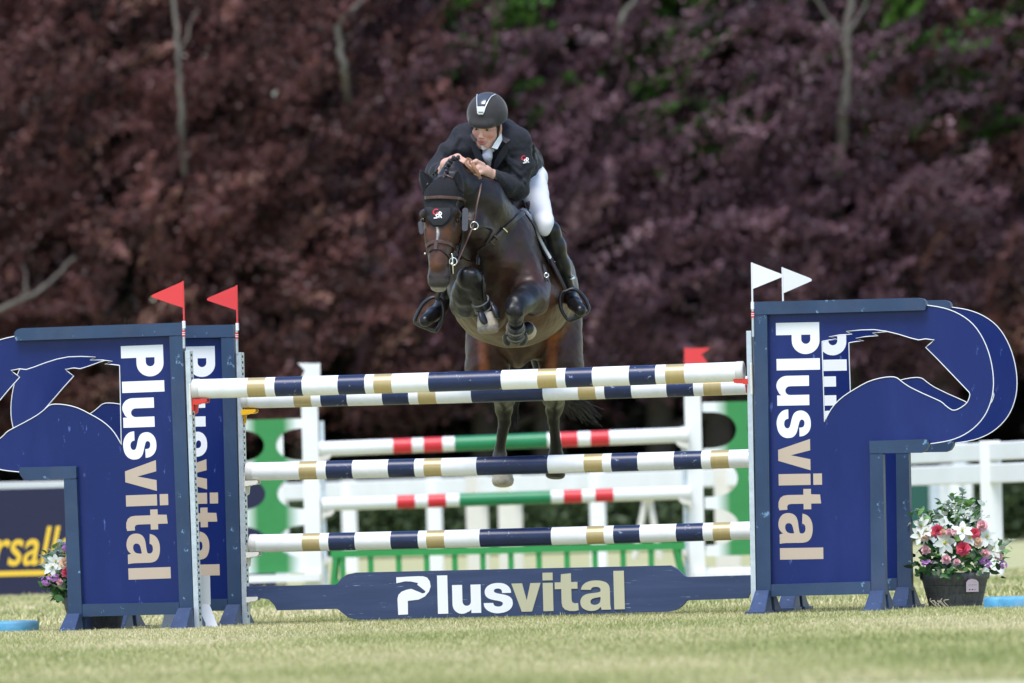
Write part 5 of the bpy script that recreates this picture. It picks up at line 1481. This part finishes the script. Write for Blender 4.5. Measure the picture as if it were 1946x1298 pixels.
def tub(px, py, Yc, label, blooms, hide_sticker=False, topw=131, h_px=68):
    c = ground(px, py); c[1] = c[1]; c = P(px, py, Yc); c[2] = 0
    t = thing('flower_tub', label, 'flower tub', c, 'flower tubs')
    k = (Yc + 54) / FPX; r1 = topw / 2 * k; r0 = r1 * .745; hh = h_px * k
    mb = MB(); mb.lathe([(r0, 0), (r0 + (r1 - r0) * .80, hh * .80), (r1 * 1.0, hh * .82), (r1 * 1.03, hh * .99), (r1 * 1.01, hh), (r1 * .95, hh * .985), (r1 * .93, hh * .85), (.01, hh * .84)], 40, c=c)
    mb.build('pot', M_POT, t)
    for z in (.2, .42, .63):
        mb = MB(); rr = r0 + (r1 - r0) * z + .002
        mb.tube([np.array((c[0] + rr * math.cos(q), c[1] + rr * math.sin(q), hh * z)) for q in [2 * math.pi * i / 32 for i in range(33)]], .0022, 5, cap=False); mb.build('band', M_POT, t)
    if not hide_sticker:
        q0, q1 = P(1833, 1100, Yc), P(1857, 1124, Yc); yy = c[1] - r1 * .93
        sp = [(q0[0], q1[2]), (q1[0], q1[2]), (q1[0], q0[2] - .018), (q1[0] - .012, q0[2] - .005), ((q0[0] + q1[0]) / 2, q0[2]), (q0[0] + .012, q0[2] - .005), (q0[0], q0[2] - .018)]
        mb = MB(); mb.prism([sp], lambda p: (p[0], yy + (p[1] - hh * .6) * -.30 - .006, p[1]), lambda p: (p[0], yy + (p[1] - hh * .6) * -.30 + .03, p[1])); mb.build('sticker', mat('pink_sticker', (.78, .62, .74), .4), t)
        for i, cc in enumerate(((.12, .2, .55), (.6, .06, .12), (.25, .5, .65))):
            xx = q0[0] + (q1[0] - q0[0]) * (.28 + .22 * i); zz = q1[2] + .014
            mb = MB(); mb.sphere((xx, yy + (zz - hh * .6) * -.30 - .006, zz), .0052, 8, 5, sc=(1, .3, 1)); mb.build('sticker_dot', mat('sticker_ink', cc, .5), t)
        mb = MB()
        for i in range(5):
            xx = q0[0] + .012 + .0095 * i; zz = q1[2] + .036
            mb.box((xx, yy + (zz - hh * .6) * -.30 - .0075, zz), (xx + .007, yy + (zz - hh * .6) * -.30, zz + .006))
        mb.build('sticker_print', mat('sticker_print_ink', (.55, .35, .55), .5), t)
    return t, c, r1, hh
def bloom(t, kind, x, y, Y, sc=1.0, tilt=None):
    me = rnd.choice(FMESH[kind]); p = P(x, y, Y)
    n = Vector((rnd.uniform(-.5, .5), -1.0, rnd.uniform(.1, .9))).normalized()
    q = n.to_track_quat('Z', 'Y').to_matrix().to_4x4() @ Matrix.Rotation(rnd.uniform(0, 6.28), 4, 'Z')
    base = Vector(p) - WM[t.name].translation
    o = link({'lily': 'lily', 'pink': 'rose', 'peach': 'rose', 'red': 'peony', 'purple': 'blossom'}[kind], me, t, Matrix.Translation(base) @ q @ Matrix.Scale(sc, 4))
    return o
def leaves(t, c, cx, cy, sx, sy, n, Y, mats_w, L_=.06, name='foliage', spread=.12):
    """a mass of leaves, real blades with a fold"""
    mbs = [MB() for _ in M_LEAF]
    for _ in range(n):
        x = cx + rnd.gauss(0, 1) * sx; y = cy + rnd.gauss(0, 1) * sy
        if abs(x - cx) > 2.1 * sx or abs(y - cy) > 2.0 * sy: continue
        p = P(x, y, Y + rnd.uniform(-spread, spread))
        if p[2] < .02: continue
        k = rnd.choices(range(4), mats_w)[0]
        out = Vector(((x - cx) / 200 + rnd.uniform(-.6, .6), rnd.uniform(-1, .2), rnd.uniform(-.3, .8) + (cy - y) / 200)).normalized()
        M = out.to_track_quat('X', 'Z').to_matrix() @ Matrix.Rotation(rnd.uniform(-1.2, 1.2), 3, 'X')
        l = L_ * rnd.uniform(.6, 1.2)
        petal(mbs[k], p, M, l, l * .32, .006, -.012, 0, n=3)
    for mb, m in zip(mbs, M_LEAF):
        if mb.v:
            o = mb.build(name, m, t, fix=False); o['kind'] = 'stuff'
def spray(t, pts, Y, m, L_=.032):
    mb = MB(); path = [P(x, y, Y) for x, y in smoothpath(pts, 4)]; mb.tube(path, .0022, 5)
    mb.build('stem', M_LEAF[3], t)
    for i, p in enumerate(path[2:]):
        for s in (-1, 1):
            mb = MB(); d = Vector((s * rnd.uniform(.4, 1), rnd.uniform(-.8, .1), rnd.uniform(.1, .7))).normalized()
            M = d.to_track_quat('X', 'Z').to_matrix() @ Matrix.Rotation(rnd.uniform(-1, 1), 3, 'X')
            petal(mb, p, M, L_ * rnd.uniform(.7, 1.2), L_ * .42, .003, -.006, 0, n=3); o = mb.build('leaf', m, t, fix=False)
TY = .75
t, c, r1, hh = tub(1816, 1155, TY, 'dark tub of mixed flowers beside the right stands, pink sticker on it', None)
leaves(t, c, 1815, 1062, 42, 20, 260, TY, (.45, .2, .15, .3), .062)
leaves(t, c, 1812, 1000, 30, 26, 110, TY + .04, (.3, .45, .5, .08), .055)
leaves(t, c, 1830, 985, 20, 18, 70, TY, (.1, .2, .8, .0), .05)
leaves(t, c, 1752, 985, 10, 10, 24, TY, (.3, .4, .5, .0), .045)
leaves(t, c, 1755, 1085, 9, 8, 26, TY - .1, (.6, .1, .1, .5), .05)
leaves(t, c, 1895, 1050, 16, 14, 36, TY, (.3, .4, .4, .2), .04)
leaves(t, c, 1815, 1084, 40, 5, 60, TY - .2, (.5, .1, .1, .5), .05, spread=.04)
for k, x, y, s in (('lily', 1794, 1032, 1.3), ('lily', 1828, 1010, 1.15), ('lily', 1748, 1019, 1.1), ('lily', 1874, 1021, 1.15), ('lily', 1888, 1045, 1.1), ('lily', 1752, 1000, 1.0), ('lily', 1842, 1024, .9), ('lily', 1760, 1010, .9), ('red', 1781, 1010, 1.0), ('red', 1831, 1043, 1.1), ('red', 1852, 1014, .85), ('pink', 1760, 1047, 1.0), ('pink', 1798, 1065, 1.05), ('pink', 1868, 1000, 1.25), ('pink', 1804, 1012, .8), ('pink', 1819, 1069, .75), ('pink', 1872, 1054, 1.1), ('pink', 1898, 1058, .9), ('pink', 1814, 1013, .7), ('peach', 1856, 1033, 1.15), ('peach', 1757, 1023, .95), ('peach', 1792, 1012, .7), ('peach', 1771, 1018, .6), ('purple', 1764, 1074, 1.2), ('purple', 1869, 1065, 1.0), ('purple', 1877, 1073, .95), ('purple', 1906, 1074, .95), ('purple', 1756, 1069, .7)):
    bloom(t, k, x, y, TY - .17 + .0012 * abs(x - 1816), s)
for pts in ([(1822, 990), (1826, 962), (1830, 935)], [(1832, 990), (1834, 965), (1843, 955)], [(1812, 985), (1806, 965), (1800, 955)], [(1815, 990), (1816, 960), (1812, 942)], [(1760, 1005), (1752, 985), (1742, 972)], [(1880, 1040), (1905, 1040), (1922, 1028)], [(1845, 1000), (1858, 980), (1850, 965)], [(1776, 1000), (1770, 985), (1763, 975)]):
    spray(t, pts, TY + rnd.uniform(-.08, .08), rnd.choice([M_LEAF[2], M_LEAF[1], M_LEAF[2]]))
for k in range(7):
    pts = [(1775 + 4 * k + rnd.uniform(-6, 6), 1153), (1772 + 4 * k + rnd.uniform(-10, 6), 1142), (1766 + 5 * k + rnd.uniform(-6, 10), 1138 + rnd.uniform(-2, 8))]
    mb = MB(); mb.tube([P(x, y, TY - .28) for x, y in smoothpath(pts, 4)], .0022, 4); mb.build('dry_stem', mat('straw', (.55, .48, .36), .7) if k == 0 else bpy.data.materials['straw'], t)
LY = .85
t, c, r1, hh = tub(182, 1197, LY, 'flower tub mostly hidden behind the left front stand', None, True, 125, 66)
leaves(t, c, 150, 1115, 30, 16, 150, LY, (.5, .1, .1, .5), .065)
leaves(t, c, 108, 1120, 12, 14, 60, LY - .05, (.7, .1, .05, .3), .06)
leaves(t, c, 150, 1070, 32, 22, 120, LY, (.3, .3, .4, .2), .055)
leaves(t, c, 106, 1070, 12, 12, 44, LY - .05, (.1, .2, .9, .1), .045)
for k, x, y, s in (('purple', 88, 1104, 1.1), ('purple', 104, 1098, 1.0), ('peach', 122, 1071, 1.25), ('lily', 99, 1078, 1.0), ('lily', 105, 1068, .9), ('purple', 125, 1040, .9), ('pink', 113, 1107, .7), ('red', 128, 1088, .9), ('lily', 140, 1085, 1.0), ('pink', 150, 1060, 1.0), ('peach', 165, 1090, 1.0), ('lily', 175, 1060, 1.0), ('purple', 230, 1100, 1.0)):
    bloom(t, k, x, y, LY - .17, s)
for pts in ([(110, 1075), (98, 1065), (82, 1058)], [(120, 1075), (112, 1060), (108, 1052)], [(124, 1060), (122, 1045), (120, 1035)]):
    spray(t, pts, LY - .08, M_LEAF[2])
# ================================================================== copper beeches
M_BARK = mat('pale_grey_bark', (.13, .115, .098), .8, var=.35, vscale=3, bump=.4, bscale=6)
M_BARKD = mat('dark_bark', (.030, .025, .021), .85, var=.3, vscale=3, bump=.4, bscale=6)
def leaf_mat(name, stops, rough=.52, transl=.25):
    m = bpy.data.materials.new(name); m.use_nodes = True; nt = m.node_tree; N = nt.nodes; L = nt.links
    b = N['Principled BSDF']; b.inputs['Roughness'].default_value = rough
    a = N.new('ShaderNodeAttribute'); a.attribute_name = 'tint'
    r = N.new('ShaderNodeValToRGB'); el = r.color_ramp.elements
    el[0].position, el[0].color = stops[0][0], (*stops[0][1], 1); el[1].position, el[1].color = stops[-1][0], (*stops[-1][1], 1)
    for p_, c_ in stops[1:-1]:
        e = el.new(p_); e.color = (*c_, 1)
    L.new(a.outputs['Fac'], r.inputs['Fac']); L.new(r.outputs['Color'], b.inputs['Base Color'])
    tr = N.new('ShaderNodeBsdfTranslucent'); L.new(r.outputs['Color'], tr.inputs['Color'])
    ms = N.new('ShaderNodeMixShader'); ms.inputs['Fac'].default_value = transl
    L.new(b.outputs[0], ms.inputs[1]); L.new(tr.outputs[0], ms.inputs[2]); L.new(ms.outputs[0], N['Material Output'].inputs['Surface'])
    return m
M_COPPER = leaf_mat('copper_beech_leaf', [(0, (.036, .020, .018)), (.35, (.082, .033, .033)), (.65, (.168, .064, .063)), (.85, (.27, .112, .106)), (1, (.37, .20, .155))])
M_PURPLE = leaf_mat('purple_beech_leaf', [(0, (.036, .022, .032)), (.35, (.088, .041, .058)), (.65, (.178, .086, .115)), (.85, (.285, .155, .195)), (1, (.40, .26, .29))])
M_MAPLE = leaf_mat('green_leaf', [(0, (.02, .05, .010)), (.5, (.06, .15, .022)), (1, (.13, .27, .04))])
M_GAPSHADE = leaf_mat('yew_leaf', [(0, (.008, .010, .008)), (.5, (.020, .022, .017)), (1, (.042, .042, .032))])  # near-black leaf colour stands for the shade deep in the beech gaps
M_HEDGE = leaf_mat('hedge_leaf', [(0, (.022, .040, .016)), (.5, (.060, .095, .036)), (1, (.11, .16, .06))])

def leaf_quads(C, D, size, up=.55, toward=.5):
    """C: centres, D: blade directions; makes folded leaf quads"""
    n = len(C)
    nr = nrg.normal(size=(n, 3)) * .55 + np.array((0, -toward, up))
    D = D + nrg.normal(size=(n, 3)) * .45
    D /= np.linalg.norm(D, axis=1)[:, None]
    S = np.cross(nr, D); S /= np.maximum(np.linalg.norm(S, axis=1), 1e-6)[:, None]
    l = size * nrg.uniform(.65, 1.3, n)[:, None]; w = l * .36
    V = np.empty((n, 4, 3)); V[:, 0] = C - D * l * .5; V[:, 1] = C + S * w; V[:, 2] = C + D * l * .5; V[:, 3] = C - S * w
    return V.reshape(-1, 3), np.arange(n * 4).reshape(n, 4)
def make_tree(name, x, y, height, rad, nspray, lpp, mt, label, limbs=None, seed=0, leafsize=.092, low=.4, group='copper beeches', keep_clear=(), spl=(.9, 2.2), barkm=None, tshift=0.0, dens_back=.55, cat='tree'):
    t = thing(name, label, cat, (x, y, 0), group)
    g_ = np.random.default_rng(seed)
    # trunk with main limbs
    mb = MB()
    mb.tube(smoothpath([(x, y, -.1), (x + .1, y, height * .2), (x - .1, y + .1, height * .5), (x + .1, y, height * .9)], 4), [.30 * (1 - .8 * i / 12) + .02 for i in range(13)], 10)
    for k in range(12):
        a = g_.uniform(0, 6.28); z = g_.uniform(.15, .8) * height; L_ = rad * g_.uniform(.6, .9)
        mb.tube(smoothpath([(x, y, z), (x + math.cos(a) * L_ * .5, y + math.sin(a) * L_ * .5, z + .5), (x + math.cos(a) * L_, y + math.sin(a) * L_, z + .8 + g_.uniform(-.3, .8))], 3), [.10 - .013 * i for i in range(7)], 6)
    mb.build('trunk', M_BARKD, t)
    for pts, r0 in (limbs or []):
        mb = MB(); path = [q + np.array((rnd.gauss(0, .02), 0, 0)) for q in smoothpath(pts, 5)]; mb.tube(path, [r0 * .85 * (1 - .5 * i / len(path)) for i in range(len(path))], 8); mb.build('limb', barkm or M_BARK, t)
    # sprays of leaves, flattish and reaching outwards
    th = g_.uniform(0, 2 * np.pi, nspray * 2); th = th[(np.sin(th) < dens_back)][:nspray]; n = len(th)
    zz = low + (height - low) * g_.uniform(0, 1, n)
    s_ = (zz - low) / (height - low)
    prof = rad * np.clip(1.0 - .55 * np.clip((s_ - .45) / .55, 0, 1) ** 1.6, .1, 1) * np.where(low > 1, .62 + .38 * np.clip(s_ / .22, 0, 1), 1.0) * (.86 + .2 * np.sin(3 * th + seed) * np.sin(5.2 * s_ + seed * 2))
    rr = prof * g_.uniform(.42, 1.02, n) ** .6
    base = np.stack([x + rr * np.cos(th), y + rr * np.sin(th), zz], 1)
    az = th + g_.normal(0, .55, n)
    pit = g_.normal(.38, .35, n)
    dirs = np.stack([np.cos(az) * np.cos(pit), np.sin(az) * np.cos(pit), np.sin(pit)], 1) * .55 + np.array((.62, -.28, .30)) + g_.normal(0, .22, (n, 3))
    dirs /= np.linalg.norm(dirs, axis=1)[:, None]
    side = np.cross(dirs, g_.normal(size=(n, 3))); side /= np.linalg.norm(side, axis=1)[:, None]
    Ln = g_.uniform(*spl, n)
    m_ = (lpp * g_.uniform(.5, 1.5, n)).astype(int)
    idx = np.repeat(np.arange(n), m_); N_ = len(idx)
    tt = g_.uniform(-.15, 1, N_); wd = (1 - np.clip(tt, 0, 1)) * .75 + .25
    uu = g_.normal(0, .16, N_) * wd
    C = base[idx] + dirs[idx] * (tt * Ln[idx])[:, None] + side[idx] * (uu * Ln[idx] * .55)[:, None] + np.array((0, 0, 1)) * (-.12 * tt * tt * Ln[idx] + g_.normal(0, .075, N_) * wd * Ln[idx])[:, None]
    ok = C[:, 2] > .15
    for (a, b, wcl) in keep_clear:      # nothing grows in front of a bare limb
        a = np.asarray(a); b = np.asarray(b); f = np.clip((C[:, 2] - a[2]) / (b[2] - a[2] + 1e-9), 0, 1)
        xx = a[0] + f * (b[0] - a[0])
        inz = (C[:, 2] > min(a[2], b[2]) - .05) & (C[:, 2] < max(a[2], b[2]))
        ok &= ~((np.abs(C[:, 0] - xx) < wcl * g_.uniform(.5, 1.6, N_)) & inz & (C[:, 1] < a[1] + .1))
    C = C[ok]; idx = idx[ok]
    V, F = leaf_quads(C, dirs[idx], leafsize)
    V -= np.array((x, y, 0))
    me = npmesh('crown', V, F, mt)
    tone = g_.normal(.46, .25, n)[idx] + g_.normal(0, .10, len(idx))
    setface(me, np.clip(tone, 0, 1))
    link('crown', me, t)
    return t
TYB = 116.0
def tx(px): return P(px, 300, TYB)[0]
def lp(px, py, dy=0): return P(px, py, TYB - 3.1 + dy)
trees = [
    (-200, 13.0, 3.4, M_COPPER, 'copper beech at the left edge with coppery brown leaves'),
    (190, 13.5, 3.3, M_COPPER, 'brown-red copper beech left of the pale bare upright limb'),
    (560, 13.0, 3.4, M_COPPER, 'copper beech above the left end of the poles'),
    (900, 12.2, 3.4, M_PURPLE, 'purple beech directly behind the rider'),
    (1230, 11.4, 3.5, M_PURPLE, 'purple beech between the rider and the white flags, green leaves at its top'),
    (1590, 13.0, 3.5, M_PURPLE, 'purple beech with a pale forked limb above the right stand'),
    (1960, 13.2, 3.5, M_COPPER, 'dark beech at the right edge of the row'),
    (-560, 13.0, 3.4, M_COPPER, 'copper beech beyond the left edge of the picture'),
    (2330, 13.0, 3.5, M_PURPLE, 'purple beech beyond the right edge of the picture'),
]
LIMBS = {
    1: ([([lp(352, 330, .6), lp(345, 235, .1), lp(340, 150), lp(338, 80), lp(327, -40, .2)], .075), ([lp(340, 120), lp(352, 70, .1), lp(372, 20, .5)], .03)], [(lp(345, 215), lp(327, -40), .09)]),
    0: ([([lp(-20, 600, -.2), lp(28, 574, -.2), lp(62, 560, -.2), lp(98, 533, .1), lp(140, 490, .7)], .056), ([lp(40, 568, -.2), lp(50, 545, -.2), lp(46, 500, .3)], .03)], [(lp(-20, 600, 0), lp(20, 540, 0), .22), (lp(60, 580, 0), lp(60, 535, 0), .25)]),
    2: ([([lp(664, 210, .8), lp(654, 132), lp(646, 90), lp(642, 50), lp(665, 22), lp(700, -10, .3)], .085)], [(lp(651, 128), lp(638, 45), .11)]),
    5: ([([lp(1592, 330, .8), lp(1602, 212), lp(1612, 130), lp(1612, 80), lp(1618, -30)], .125), ([lp(1611, 100), lp(1592, 52), lp(1567, 24), lp(1535, -30)], .055), ([lp(1613, 70), lp(1634, 30), lp(1655, -10, .4)], .04)], [(lp(1602, 200), lp(1616, -30), .10), (lp(1606, 70), lp(1545, -10), .09)]),
    4: ([([lp(1172, 110, .7), lp(1180, 50), lp(1187, 25), lp(1202, 5), lp(1222, -30)], .08)], [(lp(1180, 50), lp(1200, -10), .12)]),
}
GREENGAP = [(lp(x, y + h_, 2.4), lp(x, y - h_, 2.4), w_) for x, y, h_, w_ in ((985, 30, 26, .28), (1082, 86, 12, .15), (1270, 18, 24, .24), (1378, 108, 14, .18), (1712, 14, 20, .22))]
for k, (px, hgt, rad, mt, lab) in enumerate(trees):
    lm, cl = LIMBS.get(k, ([], []))
    make_tree('beech_tree', tx(px), TYB + rnd.uniform(-.3, .6), hgt, rad, 430, 155, mt, lab, low=(1.8, 2.0, 2.2, 2.5, 2.5, 2.6, 2.6, 2, 2)[k], spl=(1.1, 2.5), limbs=lm, seed=20 + k, keep_clear=list(cl) + GREENGAP)
# second row closing the gaps, near-black leaves paint in shade, then taller green maples
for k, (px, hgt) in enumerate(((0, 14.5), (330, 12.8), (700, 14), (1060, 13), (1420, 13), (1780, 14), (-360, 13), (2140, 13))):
    make_tree('yew_tree', tx(px) * 1.03, TYB + 5.5, hgt, 4.0, 850, 80, M_GAPSHADE, ['dark yew in the gaps of the beeches, far left', 'dark yew in the gaps behind the pale upright limb', 'dark yew in the gaps left of the rider', 'dark yew in the gaps right of the rider', 'dark yew in the gaps above the white flags', 'dark yew in the gaps of the beeches, far right', 'dark yew beyond the left edge of the picture', 'dark yew beyond the right edge of the picture'][k], seed=60 + k, leafsize=.24, group='dark yews behind the beeches', low=.1)
for k, px in enumerate((1020, 1340, 1760)):
    make_tree('maple_tree', tx(px), TYB - .4, 13.5, 2.3, 300, 60, M_MAPLE, ['green tree showing above the rider', 'green tree showing at the top between the rider and the flags', 'green tree showing at the top right'][k], seed=80 + k, leafsize=.15, group='green trees among the beeches', low=6.6, spl=(.6, 1.2))
# clipped dark hedge along the foot of the trees
hx0, hx1, HYD, HH = tx(-700), tx(2700), 102.0, 1.15
n = 80000
V = np.stack([nrg.uniform(hx0, hx1, n), HYD + nrg.uniform(-.55, .55, n), nrg.uniform(0, 1, n) ** .8 * HH], 1)
t = thing('hedge', 'low dark green hedge at the foot of the beeches', 'hedge', ((hx0 + hx1) / 2, HYD, 0))
dq = np.stack([nrg.normal(0, .5, n), -np.ones(n) * .4, nrg.uniform(0, 1, n)], 1)
Vq, Fq = leaf_quads(V, dq, .12)
Vq -= np.array(((hx0 + hx1) / 2, HYD, 0))
me = npmesh('foliage', Vq, Fq, M_HEDGE); setface(me, np.clip(.5 + nrg.normal(0, .2, n), 0, 1)); link('foliage', me, t)
mb = MB(); mb.box((hx0, HYD + .1, -.05), (hx1, HYD + .3, HH * .8)); mb.build('branches', M_BARKD, t)

# ================================================================== grass
M_BLADE = leaf_mat('grass_blade', [(0, (.15, .215, .05)), (.4, (.37, .39, .145)), (.7, (.57, .51, .26)), (1, (.73, .63, .42))], .55, .3)
def grass(name, y0, y1, dens, hmin, hmax, w, wfac=1.0, seed=3):
    g_ = np.random.default_rng(seed)
    n_try = int((y1 - y0) * 9.2 * dens)
    Y = g_.uniform(y0, y1, n_try); half = (Y + 54) * 1330 / FPX
    X = g_.uniform(-1, 1, n_try) * 4.6
    X = X * (half / 4.6) if y1 > 12 else X
    ok = np.abs(X) < half; X, Y = X[ok], Y[ok]; n = len(X)
    # patchiness: fewer and shorter blades in worn spots
    pat = np.zeros(n)
    for q in range(14):
        kx, ky, ph = g_.normal(0, 1.6), g_.normal(0, .55), g_.uniform(0, 6.28); pat += np.sin(kx * X + ky * Y + ph)
    pat = pat / 3.7
    H = g_.uniform(hmin, hmax, n) * (1 + .22 * np.clip(pat, -1, 1)) * np.where(g_.random(n) < .03, 1.7, 1)
    a = g_.uniform(0, 2 * np.pi, n); le = g_.uniform(.15, .9, n) * H
    dx, dy = np.cos(a), np.sin(a)
    sx = np.cos(a + 1.57 + g_.normal(0, .3, n)); sy = np.sin(a + 1.57) * .5
    ww = w * g_.uniform(.6, 1.3, n)
    z0 = np.full(n, -.003)
    V = np.empty((n, 5, 3))
    V[:, 0] = np.stack([X - sx * ww, Y - sy * ww, z0], 1); V[:, 1] = np.stack([X + sx * ww, Y + sy * ww, z0], 1)
    mx, my, mz = X + dx * le * .35, Y + dy * le * .35, H * .6
    V[:, 2] = np.stack([mx + sx * ww * .8, my + sy * ww * .8, mz], 1); V[:, 3] = np.stack([mx - sx * ww * .8, my - sy * ww * .8, mz], 1)
    V[:, 4] = np.stack([X + dx * le, Y + dy * le, H * .95], 1)
    b = np.arange(n) * 5
    F = np.concatenate([np.stack([b, b + 1, b + 2, b + 3], 1)])
    F2 = np.stack([b + 3, b + 2, b + 4], 1)
    me = bpy.data.meshes.new(name)
    me.vertices.add(n * 5); me.vertices.foreach_set('co', V.astype(np.float32).ravel())
    li = np.concatenate([F.ravel(), F2.ravel()]).astype(np.int32)
    me.loops.add(len(li)); me.loops.foreach_set('vertex_index', li)
    ls = np.concatenate([np.arange(n) * 4, n * 4 + np.arange(n) * 3]).astype(np.int32)
    me.polygons.add(2 * n); me.polygons.foreach_set('loop_start', ls); me.polygons.foreach_set('loop_total', np.concatenate([np.full(n, 4), np.full(n, 3)]).astype(np.int32))
    me.update(calc_edges=True); me.materials.append(M_BLADE)
    tone = np.clip(.50 - .19 * pat + g_.normal(0, .22, n), 0, 1)
    setface(me, np.concatenate([tone, np.clip(tone + .06, 0, 1)]))
    return me
for me, lab in ((grass('grass', -22, 4, 3100, .008, .025, .0022), None), (grass('grass', 4, 30, 420, .02, .05, .006, seed=5), None)):
    o = link('grass', me); o['kind'] = 'stuff'; o['label'] = 'short dry yellow-green grass around the jump' if lab is None else lab
